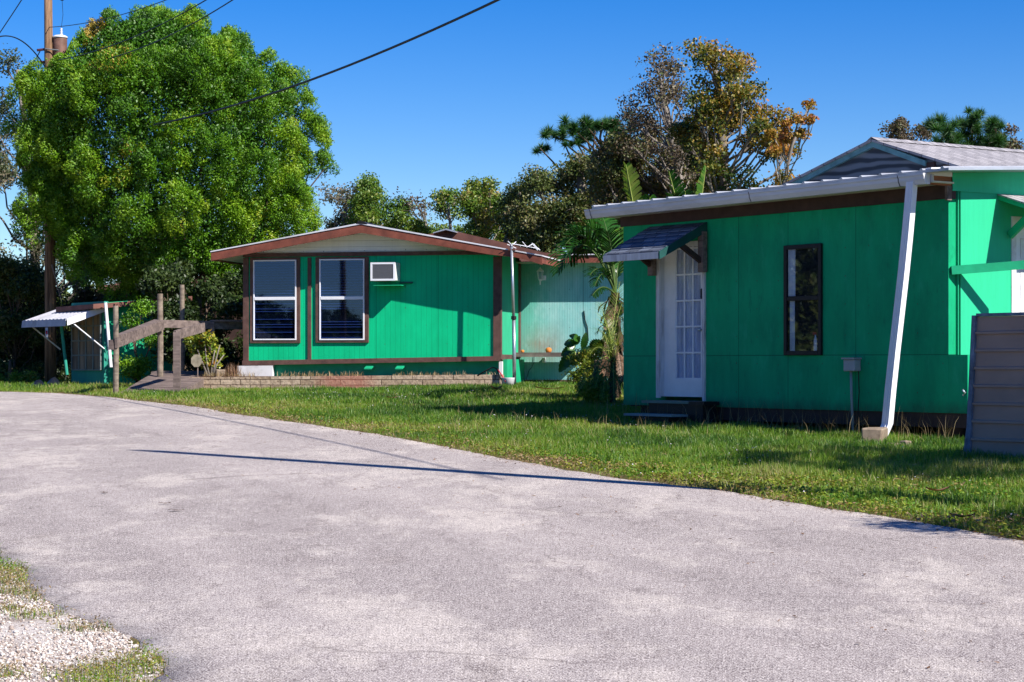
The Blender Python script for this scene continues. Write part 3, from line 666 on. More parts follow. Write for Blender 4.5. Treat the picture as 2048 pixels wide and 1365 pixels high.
# skirting with white end
g0 = FL.ground(xl, 0)
m = MB(); m.box(XL(545), -.0, .10, .16, g0 - .1, zb_r - .03); m.box(.0, .1, .16, S1, g0 - .1, zsb - .03); m.build('skirting', M['green'], H)
m = MB(); m.prism([(XL(475, -.05), g0 - .1), (XL(545, -.05), g0 - .1), (XL(545, -.05), zb_l - .035), (XL(475, -.05), zb_l - .04)], -.05, .05); m.build('skirting', M['white'], H)
m = MB(); m.box(-.02, .04, .0, .09, g0 - .1, zb_r - .04); m.build('corner_pier', M['white'], H)
for px in (738, 800): a, z = A(px, 737); m = MB(); m.hexa([(a - .07, -.1, z - .02), (a + .07, -.1, z - .02), (a + .09, -.01, z + .02), (a - .05, -.01, z + .02), (a - .07, -.1, z), (a + .07, -.1, z), (a + .09, -.01, z + .05), (a - .05, -.01, z + .05)]); m.build('skirting_brace', M['green'], H)
# air conditioner
a0, z0 = A(741, 562, -.38); a1, z1 = A(790, 525, -.38)
ac = MB().box(a0, a1, -.36, .0, z0, z1).build('air_conditioner', M['white'], H, bevel=.01)
e = .035; m = MB(); m.box(a0, a0 + e, -.385, -.36, z0, z1).box(a1 - e, a1, -.385, -.36, z0, z1).box(a0 + e, a1 - e, -.385, -.36, z0, z0 + e).box(a0 + e, a1 - e, -.385, -.36, z1 - e, z1).build('frame', M['white_clean'], ac)
m = MB()
for i in range(16): zz = z0 + e + (z1 - z0 - 2 * e) * (i + .3) / 16; m.box(a0 + e, a1 - e, -.375, -.361, zz, zz + .012)
m.build('grille', M['screen'], ac)
b0, zz = A(748, 570, -.3); b1, _ = A(803, 570, -.3); MB().box(b0, b1, -.34, -.0, zz - .02, zz - .005).build('tray', M['green'], ac)
MB().box(a1 + .001, a1 + .25, -.05, -.001, z0 - .04, z0 - .01).build('shelf_strip', M['green_dark'], ac)
# wall lantern
lx, lz = B(1081, 555, S1 - .12); lg = MB().box(lx + .03, lx + .07, S1 - .02, S1, lz - .02, lz + .04).build('wall_lantern', M['white_clean'], H)
lc = (lx - .005, S1 - .13, lz + .02)
MB().lathe(lc, [(.004, .18), (.010, .165), (.02, .15), (.055, .12), (.075, .10), (.075, .093)][::-1], 10).build('cap', M['white_clean'], lg)
MB().lathe((lc[0], lc[1], lc[2]), [(.03, -.06), (.055, .09)], 8).build('lamp_glass', M['glass_clear'], lg)
m = MB()
for k in range(6):
    t = k * math.pi / 3; m.tube([(lc[0] + .034 * math.cos(t), lc[1] + .034 * math.sin(t), lc[2] - .06), (lc[0] + .062 * math.cos(t), lc[1] + .062 * math.sin(t), lc[2] + .095)], .006, 5)
m.lathe(lc, [(.012, -.17), (.02, -.09), (.04, -.065), (.04, -.058)], 8); m.tube([(lc[0], lc[1], lc[2] - .09), (lc[0] + .05, S1 - .05, lc[2] - .06), (lc[0] + .05, S1 - .01, lc[2] - .03)], .01, 6)
m.lathe((lc[0] + .05, S1 - .03, lc[2] - .03), [(.045, -.045), (.05, 0), (.045, .045)], 10)
m.build('cage', M['white_clean'], lg)
# shelf along the wing
s0, sz = FL.at(1012, 706, S1 - .55); s1, _ = FL.at(1165, 706, S1 - .55)
sh = MB().box(s0, s1, S1 - .55, S1 - .1, sz - .04, sz).build('shelf', M['oldwood'], H); MB().box(s0, s1, S1 - .59, S1 - .551, sz - .08, sz + .005).build('edge_board', M['oldwood'], sh)
for px in (1021, 1172): a, _ = FL.at(px, 740, S1 - .5); m = MB(); m.box(a - .04, a + .05, S1 - .5, S1 - .4, FL.ground(a, S1) - .05, sz - .045); m.build('post', M['postwood'], sh)
# outlet and loose cable on the wing
a, z = B(1087, 721, S1 - .08); MB().box(a - .03, a + .03, S1 - .08, S1, z - .05, z + .05).build('outlet_box', M['white'], H, bevel=.008)
m = MB(); m.tube([(*(lambda q: (q[0], S1 - .015, q[1]))(B(*k)),) for k in ((1069, 712), (1068, 725), (1064, 735), (1058, 742), (1055, 752), (1052, 762))], .005, 5); m.build('cable', M['black'], H)
m = MB(); m.tube([(*(lambda q: (q[0], S1 - .015, q[1]))(B(*k)),) for k in ((1168, 622), (1170, 640), (1175, 655), (1177, 683))], .010, 5); m.build('cable', M['black'], H)
# small scalloped awning on the hidden side
m = MB(); a0, z0 = FL.at(486, 552, 1.5); a1, z1 = FL.at(456, 578, 1.5)
for i in range(8):
    y = 1.2 + i * .16; m.prism([(xl, z0), (xl, z0 + .03), (xl - .3, z0 - .06), (xl - .42, z0 - .24), (xl - .40, z0 - .25), (xl - .28, z0 - .09)], y, y + .13)
m.build('side_awning', M['metal'], H)

# block wall
bx0, bz = FL.at(378, 756, -.42); bx1, _ = FL.at(1003, 752, -.42)
BWR = MB(); BWR.prism([(bx0, g0 - .2), (bx1, g0 - .1), (bx1, FL.at(1003, 749.5, -.42)[1]), (bx0, FL.at(378, 755, -.42)[1])], -.42, -.2)
o = BWR.build('block_wall', M['block'], None); o.location = (FL.O.x, FL.O.y, 0); o.rotation_euler = (0, 0, FL.ang)
tag(o, 'low planter wall of pale split-face blocks below the two tall windows', 'garden wall')
m = MB().box(bx0 + .02, bx1 - .02, -.199, -.052, g0 - .1, bz + .03); 
o = m.build('planter_soil', simple('planter soil', (.09, .05, .03), .95, .4, 12), None); o.location = (FL.O.x, FL.O.y, 0); o.rotation_euler = (0, 0, FL.ang); tag(o, kind='structure')

# antenna mast
mb = G(1029, 770); mb = FL.loc(W(1029, 770, 38.9)); top = FL.loc(W(1023, 488, 38.95))
root = W(1029, 770, 38.9); root.z = float(gz(root.x, root.y)) - .03
am = empty('antenna_mast', root, FL.ang, 'grey metal mast with a small bent antenna, standing at the corner of the mobile home', 'antenna')
def AL(px, py, Y): q = W(px, py, Y) - root; return Vector((q.x * FL.u.x + q.y * FL.u.y, q.x * FL.v.x + q.y * FL.v.y, q.z))
midp = AL(1027.5, 636, 38.9)
MB().tube([(0, 0, 0), midp], .034, 10).build('lower_pole', M['metal'], am, smooth=True)
MB().tube([midp - Vector((0, 0, .1)), AL(1023, 490, 38.95)], .027, 10).build('upper_pole', M['metal'], am, smooth=True)
MB().lathe(midp, [(.05, -.03), (.05, .03)], 10).build('collar', M['black'], am)
q = AL(1024, 500, 38.95); MB().box(q.x - .07, q.x + .07, q.y - .03, q.y + .1, q.z - .01, q.z + .015).build('bracket', M['roofbrown'], am)
m = MB()
for a, b in (((1023, 490), (1016, 483)), ((1023, 492), (1032, 484)), ((1045, 484), (1054, 495)), ((1056, 494), (1066, 488)), ((1066, 488), (1077, 500)), ((1014, 489), (1032, 497)), ((1064, 487), (1080, 501)), ((1024, 488), (1078, 498))):
    m.tube([AL(a[0], a[1], 38.9), AL(b[0], b[1], 39.0)], .008, 5)
m.prism([tuple(AL(*k, 38.9))[::2] for k in ((1065, 488), (1069, 488), (1079, 499), (1077, 502))], -.02, .02)
m.build('antenna', M['white_clean'], am)
# bucket and hose
q = W(1016, 768, 38.7); q.z = float(gz(q.x, q.y)); MBk = MB().lathe((0, 0, 0), [(.10, 0), (.13, .17), (.135, .18), (.12, .18), (.09, .02)], 14)
o = MBk.build('bucket', M['white'], None, smooth=True); o.location = q; tag(o, 'white bucket beside the foot of the antenna mast', 'bucket')
def wtube(name, pts, rad, mt, label, cat, group=None, n=6):
    base = pts[0]; m = MB().tube(pts, rad, n); o = m.build(name, M[mt], None, smooth=True, loc=tuple(base)); return tag(o, label, cat, group)
wtube('garden_hose', [W(*k) for k in ((955, 752, 38.9), (968, 744, 38.8), (985, 735, 38.8), (994, 738, 38.8), (1000, 756, 38.7), (1012, 768, 38.6))], .014, 'black', 'black hose draped over the right end of the block wall', 'hose')
wtube('power_cord', [W(*k) for k in ((996, 740, 38.75), (1003, 750, 38.7), (1010, 762, 38.6), (1014, 766, 38.6))], .012, 'red', 'short red cord hanging over the block wall by the bucket', 'cord')
q = W(994, 722, 38.9)
for (px, py, sc_, lb) in ((1045, 699, .035, 'small orange pot at the left end of the wooden shelf'), (1097, 698, .06, 'larger orange pot toward the middle of the wooden shelf')):
    lx_, lz_ = FL.at(px, 703, S1 - .4); p = FL.O + FL.u * lx_ + FL.v * (S1 - .4)
    o = MB().lathe((0, 0, 0), [(.7 * sc_, 0), (1.0 * sc_, .5 * sc_), (1.05 * sc_, 1.0 * sc_), (.8 * sc_, 1.5 * sc_), (.3 * sc_, 1.7 * sc_)], 12).build('flower_pot', M['orange'], None, smooth=True)
    o.location = (p.x, p.y, sz + .001); tag(o, lb, 'pot', 'orange pots on the shelf')

# ------------------------------------------------------------------ right building
RB = empty('green_cottage', (FR.O.x, FR.O.y, 0), FR.ang, 'green plywood building with long white gutter, white glazed door and shingle porch hood', 'house')
def Q(px, py, y=0.0): return FR.at(px, py, y)
rx0, _ = Q(1247, 600); rx1, _ = Q(1897, 600); _, rzt = Q(1410, 440); _, rzb = Q(1500, 816.5)
dx0, _ = Q(1318, 600); dx1, _ = Q(1412, 600); _, dzt = Q(1360, 488); _, dzb = Q(1360, 794)
m = MB(); m.box(rx0, dx0, 0, .12, rzb, rzt).box(dx1, rx1, 0, .12, rzb, rzt).box(dx0, dx1, 0, .12, dzt, rzt)
kx1, kz = Q(1935, 710); m.box(rx1, kx1, .002, .12, rzb, kz)
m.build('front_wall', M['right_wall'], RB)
_, bzt = Q(1410, 408)
MB().box(rx0 - .03, rx1 + .02, -.035, .1, rzt, bzt + .1).build('top_board', M['trim_dark'], RB)
ry1, rz1 = 6.0, 0
MB().box(rx0, rx0 + .1, .121, ry1, rzb, rzt + .3).box(rx0, kx1, ry1, ry1 + .1, rzb, rzt + .3).build('rear_wall', M['green'], RB)
MB().box(rx0, kx1, .13, ry1, rzb - .02, rzb + .04).build('floor_slab', M['trim_dark'], RB)
# base board and piers
sbz = Q(1700, 850)[1]
MB().box(dx1 + .0, kx1, .02, .07, rzb - .17, rzb - .001).build('base_board', M['trim_dark'], RB)
for px in (1300, 1490, 1650, 1760, 1900): a, _ = Q(px, 840, .2); MB().box(a - .1, a + .1, .12, .35, FR.ground(a, .2) - .1, rzb - .02).build('foundation_pier', M['trim_dark'], RB)
m = MB(); m.box(rx0, kx1, ry1 - .1, ry1, .3, rzb); m.box(rx0 + .02, rx0 + .1, .3, ry1, .3, rzb); m.box(kx1 - .1, kx1 - .02, .3, ry1, .2, rzb); m.build('skirting', M['trim_dark'], RB)
# metal roof, gutter
gy = -.48; gx0, gzt = Q(1168, 420, gy); gx1, gzt2 = Q(1846, 346, gy)
gzb = Q(1168, 438, gy)[1]; GH = .125
gk = (gzt2 - gzt) / (gx1 - gx0); gzt = gzt2; print('gutter slope', gk)
prof = [(gy + .115, gzt), (gy + .0, gzt), (gy + .0, gzt - .02), (gy + .012, gzt - .035), (gy + .015, gzt - .07), (gy + .045, gzt - GH), (gy + .115, gzt - GH)]
m = MB(); m.prismx(prof, gx0, gx1).shear(gx1, gk); gu = m.build('gutter', M['gutter'], RB)
for px in (1179, 1497, 1795):
    m = MB(); a, _ = Q(px, 410, gy); m.prismx([(p[0] - .004, p[1] + (.002 if i < 3 else -.003)) for i, p in enumerate(prof)], a - .006, a + .006)
    m.shear(gx1, gk).build('joint', M['screen'], gu)
fy = gy + .117
fz0 = gzt - GH + .02
fx0 = Q(1190, 440, fy)[0]
MB().box(fx0, gx1 + .03, fy, fy + .03, fz0, gzt - .01).shear(gx1, gk).build('fascia_board', M['peeling'], RB)
MB().box(fx0, gx1 + .03, fy + .031, -.0, fz0 + .0, fz0 + .02).shear(gx1, gk).build('soffit', M['soffit'], RB)
sl_ = math.tan(R(3.2)); ryb = 3.3
rz = gzt + .035
m = MB(); m.prismx([(gy + .05, rz), (ryb, rz + sl_ * (ryb - gy)), (ryb, rz + sl_ * (ryb - gy) - .03), (gy + .05, rz - .03)], fx0 + .02, gx1 + .35)
rf = m.shear(gx1, gk).build('metal_roof', M['roofmetal'], RB)
m = MB(); a = fx0 + .04
while a < gx1 + .3:
    m.hexa([(a - .03, gy + .045, rz), (a + .03, gy + .045, rz), (a + .03, ryb, rz + sl_ * (ryb - gy)), (a - .03, ryb, rz + sl_ * (ryb - gy)),
            (a - .012, gy + .045, rz + .022), (a + .012, gy + .045, rz + .022), (a + .012, ryb, rz + .022 + sl_ * (ryb - gy)), (a - .012, ryb, rz + .022 + sl_ * (ryb - gy))]); a += .33
m.shear(gx1, gk).build('roof_rib', M['roofmetal'], rf)
# downspout
tp = Vector(( Q(1824, 364, gy + .05)[0], gy + .05, Q(1824, 364, gy + .05)[1])); bt = Vector((Q(1772, 884, -.62)[0], -.62, Q(1772, 884, -.62)[1]))
m = MB(); d = bt - tp
prof2 = [(-.055, -.04), (-.03, -.035), (-.02, -.045), (.0, -.035), (.02, -.045), (.03, -.035), (.055, -.04), (.055, .04), (-.055, .04)]
n = len(prof2); kk = [0, .1, .2, .35, .5, .65, .8, .93, 1.0]; vs = []; fs = []
for i, t in enumerate(kk):
    p = tp + d * t + Vector((.012 * math.sin(t * 6), 0, 0)) + (Vector((-.02, -.08, 0)) if t == 1 else Vector((0, 0, 0)))
    for a_, b_ in prof2: vs.append((p.x + a_, p.y + b_, p.z))
for i in range(len(kk) - 1):
    for j in range(n): j2 = (j + 1) % n; fs.append((i * n + j, i * n + j2, (i + 1) * n + j2, (i + 1) * n + j))
fs += [tuple(range(n)), tuple((len(kk) - 1) * n + j for j in range(n))[::-1]]
m.add(vs, fs); m.build('downspout', M['white_clean'], RB)
# door
dy = .06
sx0, _ = Q(1334, 600, dy); sx1, _ = Q(1408, 600, dy)
m = MB(); m.box(dx0 - .03, dx0 + .045, -.03, .0, dzb - .02, dzt + .02).box(dx1 - .045, dx1, -.03, .0, dzb - .12, dzt + .02).box(dx0 + .045, dx1 - .045, -.03, .0, dzt - .05, dzt + .02)
m.box(dx0 + .0, dx0 + .04, .001, .12, dzb, dzt).box(dx1 - .04, dx1, .001, .12, dzb, dzt)
dr = MB()
gx_0, _ = Q(1351, 600, dy); gx_1, _ = Q(1402, 600, dy); gzt_ = Q(1376, 497, dy)[1]; gzb_ = Q(1376, 758, dy)[1]
X0 = dx0 + .041; X1 = dx1 - .041
dr.box(X0, gx_0, dy, dy + .04, dzb, dzt - .05).box(gx_1, X1, dy, dy + .04, dzb, dzt - .05).box(gx_0, gx_1, dy, dy + .04, dzb, gzb_).box(gx_0, gx_1, dy, dy + .04, gzt_, dzt - .05)
door = dr.build('door', M['white_clean'], RB); m.build('door_frame', M['peeling'], door)
m = MB()
for i in range(4):
    a = gx_0 + (gx_1 - gx_0) * i / 3; m.box(a - .013, a + .013, dy + .008, dy + .019, gzb_ - .02, gzt_ + .02)
for i in range(6):
    z = gzb_ + (gzt_ - gzb_) * i / 5; m.box(gx_0 - .02, gx_1 + .02, dy + .010, dy + .0185, z - .012, z + .012)
m.build('glazing_bars', M['white_clean'], door)
MB().box(gx_0, gx_1, dy + .02, dy + .022, gzb_, gzt_).build('pane', M['glass_clear'], door)
m = MB(); nn = 60; vs = []; fs = []
for i in range(nn + 1):
    a = gx_0 + (gx_1 - gx_0) * i / nn; yy = dy + .034 + .005 * math.sin(i * .75) + .002 * math.sin(i * 2.7); vs += [(a, yy, gzb_), (a, yy, gzt_)]
for i in range(nn): fs.append((2 * i, 2 * i + 2, 2 * i + 3, 2 * i + 1))
m.add(vs, fs); m.build('curtain', M['curtain'], door)
MB().box(gx_0 - .05, gx_1 + .05, .10, .11, gzb_ - .05, gzt_ + .05).build('backing', M['interior'], door)
a, z = Q(1405, 588, dy); MB().box(a - .02, a + .02, dy - .03, dy, z - .07, z + .07).build('keypad_lock', M['black'], door, bevel=.01)
a, z = Q(1405, 660, dy); m = MB(); m.tube([(a, dy, z), (a, dy - .05, z)], .012, 8); m.lathe((a, dy - .05, z), [(.01, -.025), (.028, -.012), (.028, .012), (.01, .025)], 10); m.build('handle', M['metal'], door, smooth=True)
# hood over the door
p = .79
hx1, hzt = Q(1407, 446, 0); hx0, _ = Q(1296, 457, 0); _, hzf = Q(1320, 504, -p)
hf0, _ = Q(1212, 512, -p); hf1, _ = Q(1320, 504, -p)
hx0 = hf0; hx1 = hf1
hd = MB().hexa([(hx0, -p, hzf - .03), (hx1, -p, hzf - .03), (hx1, -.02, hzt - .03), (hx0, -.02, hzt - .03), (hx0, -p, hzf - .002), (hx1, -p, hzf - .002), (hx1, -.02, hzt - .002), (hx0, -.02, hzt - .002)]).build('door_hood', M['soffit'], RB)
# shingles in courses
m = MB(); ncr = 7
rs = random.Random(4)
for i in range(ncr):
    t0 = i / ncr; t1 = min(1, (i + 1.25) / ncr); a = hx0 - .02 - rs.random() * .2
    while a < hx1 + .0:
        b = a + .22 + rs.random() * .1; aa = max(a, hx0 - .02); bb = min(b, hx1 + .01)
        if bb - aa > .02:
            l = .006 + rs.random() * .006
            f = lambda t: (-p - .015) + (p - .0) * t
            g = lambda t: hzf + (hzt - hzf) * t
            m.hexa([(aa, f(t0), g(t0) + .002), (bb - .004, f(t0), g(t0) + .002), (bb - .004, f(t1), g(t1)), (aa, f(t1), g(t1)), (aa, f(t0), g(t0) + l + .008), (bb - .004, f(t0), g(t0) + l + .008), (bb - .004, f(t1), g(t1) + .004), (aa, f(t1), g(t1) + .004)])
        a = b
m.build('shingles', M['shingle_dark'], hd)
MB().box(hx0 - .02, hx1 + .0, -p - .035, -p - .001, hzf - .09, hzf - .001).build('front_board', M['peeling'], hd)
for a in (hx1 + .001, hx0 - .03):
    m = MB(); m.hexa([(a, -p - .03, hzf - .10), (a + .028, -p - .03, hzf - .10), (a + .028, -.0, hzt - .12), (a, -.0, hzt - .12), (a, -p - .03, hzf + .004), (a + .028, -p - .03, hzf + .004), (a + .028, -.0, hzt + .008), (a, -.0, hzt + .008)])
    m.build('side_board', M['green_dark'], hd)
for (px, py0, py1, nx) in ((1412, 446, 545, 0), (1312, 500, 552, 0)):
    a, z1 = Q(px, py0); _, z0 = Q(px, py1)
    if px == 1412: a0_, a1_ = a - .05, a + .06
    else: a0_, a1_ = a - .06, a + .05
    pb = MB().box(a0_, a1_, -.1, -.031, z0, min(z1, hzt - .125)).build('bracket_post', M['oldwood'], hd)
    am_ = (a0_ + a1_) / 2; MB().beam((am_ - .01, -.09, z0 + .15), (am_ - .01, -.45, hzf + (hzt - hzf) * .42 - .06), .05, .07).build('brace', M['trim_dark'], pb)
# window
wx0, wz0 = Q(1571, 711); wx1_, wz1 = Q(1646, 487); wm = Q(1610, 597)[1]
e = .055
wi = MB().box(wx0, wx0 + e, -.04, 0, wz0, wz1).box(wx1_ - e, wx1_, -.04, 0, wz0, wz1).box(wx0 + e, wx1_ - e, -.04, 0, wz0, wz0 + e).box(wx0 + e, wx1_ - e, -.04, 0, wz1 - e, wz1).box(wx0 + e, wx1_ - e, -.034, 0, wm - .03, wm + .03).build('window', M['black'], RB, bevel=.005)
MB().box(wx0 + e, wx1_ - e, -.02, -.018, wz0 + e, wz1 - e).build('pane', glass('dark window glass', (.85, .88, .92), .03), wi)
MB().box(wx0 + e, wx1_ - e, -.006, -.003, wz0 + e, wz1 - e).build('backing', M['interior'], wi)
MB().box(wx0 + e + .01, wx0 + e + .14, -.012, -.008, wm, wz1 - e).box(wx0 + e + .04, wx0 + e + .13, -.012, -.008, wz0 + e, wm).build('curtain', M['curtain'], wi)
# spray bottle behind the pane
a = wx1_ - e - .07; m = MB().lathe((a, -.011, wz0 + e), [(.03, 0), (.03, .13), (.012, .18), (.012, .2)], 8)
q = FR.O + FR.u * a
o = MB().lathe((0, 0, 0), [(.03, 0), (.03, .13), (.012, .18), (.012, .2)], 8).build('spray_bottle', M['white_clean'], None); o.scale = (1, .15, 1)
pw = FR.O + FR.u * a + FR.v * (-.0125); o.location = (pw.x, pw.y, wz0 + e); o.rotation_euler = (0, 0, FR.ang); tag(o, 'white spray bottle with red nozzle standing inside the dark window', 'bottle')
MB().box(-.045, .02, -.01, .01, .2, .235).build('nozzle', M['red'], o)
# electrical box
a0, z0 = Q(1686, 743, -.12); a1, z1 = Q(1706, 719, -.12)
eb = MB().box(a0, a1 + .02, -.12, -.001, z0, z1).build('meter_box', simple('grey box', (.36, .37, .40), .5, .1), RB, bevel=.01)
MB().box(a0 - .01, a1 + .03, -.14, -.0, z1 + .0005, z1 + .02).build('lid', simple('grey lid', (.33, .34, .37), .5, .1), eb)
cz = (a0 + a1) / 2 - .01; gg = FR.ground(cz, -.1)
MB().tube([(cz, -.06, z0), (cz, -.05, z0 - .3), (cz + .03, -.05, gg - .03)], .017, 8).build('conduit', simple('grey conduit', (.3, .35, .36), .5, .1), eb, smooth=True)
MB().tube([(cz + .12, -.05, z0), (cz + .12, -.04, z0 - .25), (cz + .09, -.03, z0 - .5), (cz + .06, -.03, gg)], .007, 5).build('cable', M['black'], eb)
# corner and return wall (plane x = kx)
kx = Q(1903, 500, .03)[0]; cx_r = rx1 + .03
def S(px, py): return FR.atx(px, py, cx_r)
_, stz = S(1910, 340); ry_far = 5.4
zT0 = stz; zT = lambda y: zT0 + sl_ * (y - S(1910, 340)[0])
m = MB(); _, zband = S(1960, 386)
yg = S(1919, 600)[0]
m.prismx([(.14, rzb), (yg - .02, rzb), (yg - .02, zband), (.14, zband)], cx_r - .1, cx_r)
d0, dt0 = S(2022, 433); 
m.prismx([(yg + .02, rzb), (d0, rzb), (d0, zband + .05), (yg + .02, zband + .05)], cx_r - .1, cx_r)
m.prismx([(d0, dt0), (ry_far, dt0), (ry_far, zband + .1), (d0, zband + .05)], cx_r - .1, cx_r)
m.prismx([(d0 + .95, rzb), (ry_far, rzb), (ry_far, dt0), (d0 + .95, dt0)], cx_r - .1, cx_r)
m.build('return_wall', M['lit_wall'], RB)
MB().box(cx_r - .14, cx_r - .09, yg - .05, yg + .05, rzb, zband).build('gap_backing', M['interior'], RB)
# wavy sheet band at the top
ny, nz_ = 60, 10; vs = []; fs = []
rgb = np.random.default_rng(5)
for i in range(ny + 1):
    y = .02 + (ry_far - .02) * i / ny
    for j in range(nz_ + 1):
        z = zband + (zT(y) - .02 - zband) * j / nz_; wv_ = .006 * math.sin(y * 13 + j * .8) * math.sin(j * .9 + y * 3) + rgb.normal(0, .0012)
        vs.append((cx_r + .012 + (wv_ if 0 < j < nz_ else 0), y, z))
for i in range(ny):
    for j in range(nz_): a = i * (nz_ + 1) + j; fs.append((a, a + nz_ + 1, a + nz_ + 2, a + 1))
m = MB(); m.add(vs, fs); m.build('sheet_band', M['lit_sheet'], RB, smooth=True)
MB().prismx([(-.38, rz + .012), (ry_far, rz + .012 + sl_ * (ry_far + .38)), (ry_far, rz + .03 + sl_ * (ry_far + .38)), (-.38, rz + .03)], cx_r - .02, cx_r + .06).build('drip_edge', M['gutter'], RB)
# boxed eave end: white strip over a bare reddish board
yb0 = -.36
MB().box(cx_r - .04, cx_r + .015, yb0, .015, rz - .055, rz - .005).build('eave_end', M['white_clean'], RB)
MB().box(cx_r - .04, cx_r + .005, yb0 + .02, .01, rz - .16, rz - .057).build('eave_end', simple('bare red wood', (.26, .10, .05), .8, .4, 12, stretch=(1, .3, 1)), RB)
MB().box(cx_r - .03, cx_r + .01, -.06, .014, rzt - .02, rz - .163).build('corner_block', M['oldwood'], RB)
# side door with its own hood
ds0, ds1 = d0, d0 + .95
sd = MB().prismx([(ds0 + .08, rzb), (ds1 - .08, rzb), (ds1 - .08, dt0 - .06), (ds0 + .08, dt0 - .06)], cx_r - .08, cx_r - .035).build('door', M['white_clean'], RB)
m = MB(); m.prismx([(ds0, rzb), (ds0 + .08, rzb), (ds0 + .08, dt0), (ds0, dt0)], cx_r - .08, cx_r + .012); m.prismx([(ds0 + .08, dt0 - .06), (ds1, dt0 - .06), (ds1, dt0), (ds0 + .08, dt0)], cx_r - .08, cx_r + .012); m.build('door_frame', M['white'], sd)
m = MB(); m.prismx([(ds0 + .2, rzb + .9), (ds0 + .45, rzb + .9), (ds0 + .45, dt0 - .25), (ds0 + .2, dt0 - .25)], cx_r - .035, cx_r - .028); m.prismx([(ds0 + .08, dt0 - .4), (ds0 + .1, dt0 - .4), (ds0 + .1, dt0 - .3), (ds0 + .08, dt0 - .3)], cx_r - .035, cx_r - .01); m.build('door_panel', M['white'], sd)
y0h, zh = S(1995, 400)
sh2 = MB().hexa([(cx_r + .01, y0h, zh - .0), (cx_r + .7, y0h, zh - .22), (cx_r + .7, y0h + 1.5, zh - .22), (cx_r + .01, y0h + 1.5, zh - .0), (cx_r + .01, y0h, zh + .05), (cx_r + .7, y0h, zh - .17), (cx_r + .7, y0h + 1.5, zh - .17), (cx_r + .01, y0h + 1.5, zh + .05)]).build('side_hood', M['green'], RB)
MB().hexa([(cx_r + .01, y0h - .01, zh + .052), (cx_r + .71, y0h - .01, zh - .168), (cx_r + .71, y0h + 1.5, zh - .168), (cx_r + .01, y0h + 1.5, zh + .052), (cx_r + .01, y0h - .01, zh + .07), (cx_r + .71, y0h - .01, zh - .15), (cx_r + .71, y0h + 1.5, zh - .15), (cx_r + .01, y0h + 1.5, zh + .07)]).build('hood_roofing', M['shingle_pale'], sh2)
m = MB().beam((cx_r + .03, y0h + .18, zh - .42), (cx_r + .42, y0h + .18, zh - .14), .05, .09); m.build('brace', M['green'], sh2)
# rail, corner filler
rl = Q(1899, 541, -.02); 
_, rlz = S(1900, 541); yA = .01; yE = 3.5
MB().hexa([(cx_r + .02, yA, rlz - .04), (cx_r + .75, yA + .02, rlz - .04), (cx_r + .75, yE, rlz + .16), (cx_r + .02, yE, rlz + .16), (cx_r + .02, yA, rlz + .0), (cx_r + .75, yA + .02, rlz + .0), (cx_r + .75, yE, rlz + .2), (cx_r + .02, yE, rlz + .2)]) if False else None
ra, raz = Q(1899, 541, -.0); wB = W(2085, 527, 24.4); lb = FR.loc(wB)
MB().beam((rx1 + .02, .03, rlz), (lb.x, lb.y, lb.z), .05, .10).build('porch_rail', M['green'], RB)
# gable and shingle roof further back
gyy = 2.7
def GQ(px, py): return FR.at(px, py, gyy)
pk = GQ(1750, 284); pl = GQ(1565, 378); prr = GQ(2040, 372)
m = MB(); m.prism([(pl[0], pl[1]), (pl[0], pl[1] - .4), (prr[0], pl[1] - .4), (prr[0], prr[1]), pk], gyy, gyy + .05); m.build('gable_wall', M['plywood'], RB)
def rk(a, b, dz0, dz1, y0, y1): return [(a[0], a[1] + dz0), (b[0], b[1] + dz0), (b[0], b[1] + dz1), (a[0], a[1] + dz1)]
m = MB(); m.prism(rk(pl, pk, -.075, .0, 0, 0), gyy - .05, gyy - .001); m.prism(rk(pk, GQ(1855, 322), -.075, .0, 0, 0), gyy - .05, gyy - .001); m.build('rake_board', simple('teal rake board', (.12, .27, .3), .7, .3), RB)
rff = MB(); rff.prism(rk(pl, pk, .001, .035, 0, 0), gyy - .08, gyy + 9); rff.prism(rk(pk, prr, .001, .035, 0, 0), gyy - .08, gyy + 9)
o = rff.build('shingle_roof', M['shingle_pale'], RB)
m = MB(); a = gyy - .08
while a < gyy + 8.6: m.prism([(pk[0] - .14, pk[1] - .14 * .45 + .045), (pk[0], pk[1] + .05), (pk[0] + .14, pk[1] - .14 * .3 + .045), (pk[0], pk[1] + .065)], a, a + .27); a += .28
m.build('ridge_shingles', M['shingle_pale'], o)
for i, (pa, pb_) in enumerate((((1856, 321), (1872, 327)), ((1886, 328), (1898, 332)), ((1907, 330), (1924, 334)))):
    a_, b_ = GQ(*pa), GQ(*pb_); MB().box(a_[0], b_[0], gyy - .03, gyy - .002, b_[1] - .12, b_[1] + .02).build('rafter_tail', M['trim_dark'], RB)

# door steps
stp = empty('doorstep', tuple(FR.O + FR.u * ((dx0 + dx1) / 2) + FR.v * -.3) + (0,), FR.ang, 'pair of grey green step treads on dark risers below the white glazed door', 'steps')
def SS(px, py, y): a, z = FR.at(px, py, y); return a - (dx0 + dx1) / 2, z
a0, z0 = SS(1283, 801, -.3); a1, _ = SS(1378, 801, -.3)
MB().box(a0, a1 + .0, .0, .28, z0 - .035, z0 + .0).build('tread', simple('grey green tread', (.12, .20, .17), .5, .15), stp)
b0, z2 = SS(1247, 827, -.62); b1, _ = SS(1342, 827, -.62)
MB().box(b0, b1, -.32, -.03, z2 - .03, z2).build('tread', simple('pale tread', (.22, .28, .30), .5, .15), stp)
g_ = FR.ground(0, -.3)
MB().box(a0 + .12, a1 + .25, .03, .26, g_ - .05, z0 - .036).build('riser', M['black'], stp)
MB().box(b0 + .1, b1 - .1, -.28, -.05, g_ - .05, z2 - .031).build('riser', M['black'], stp)
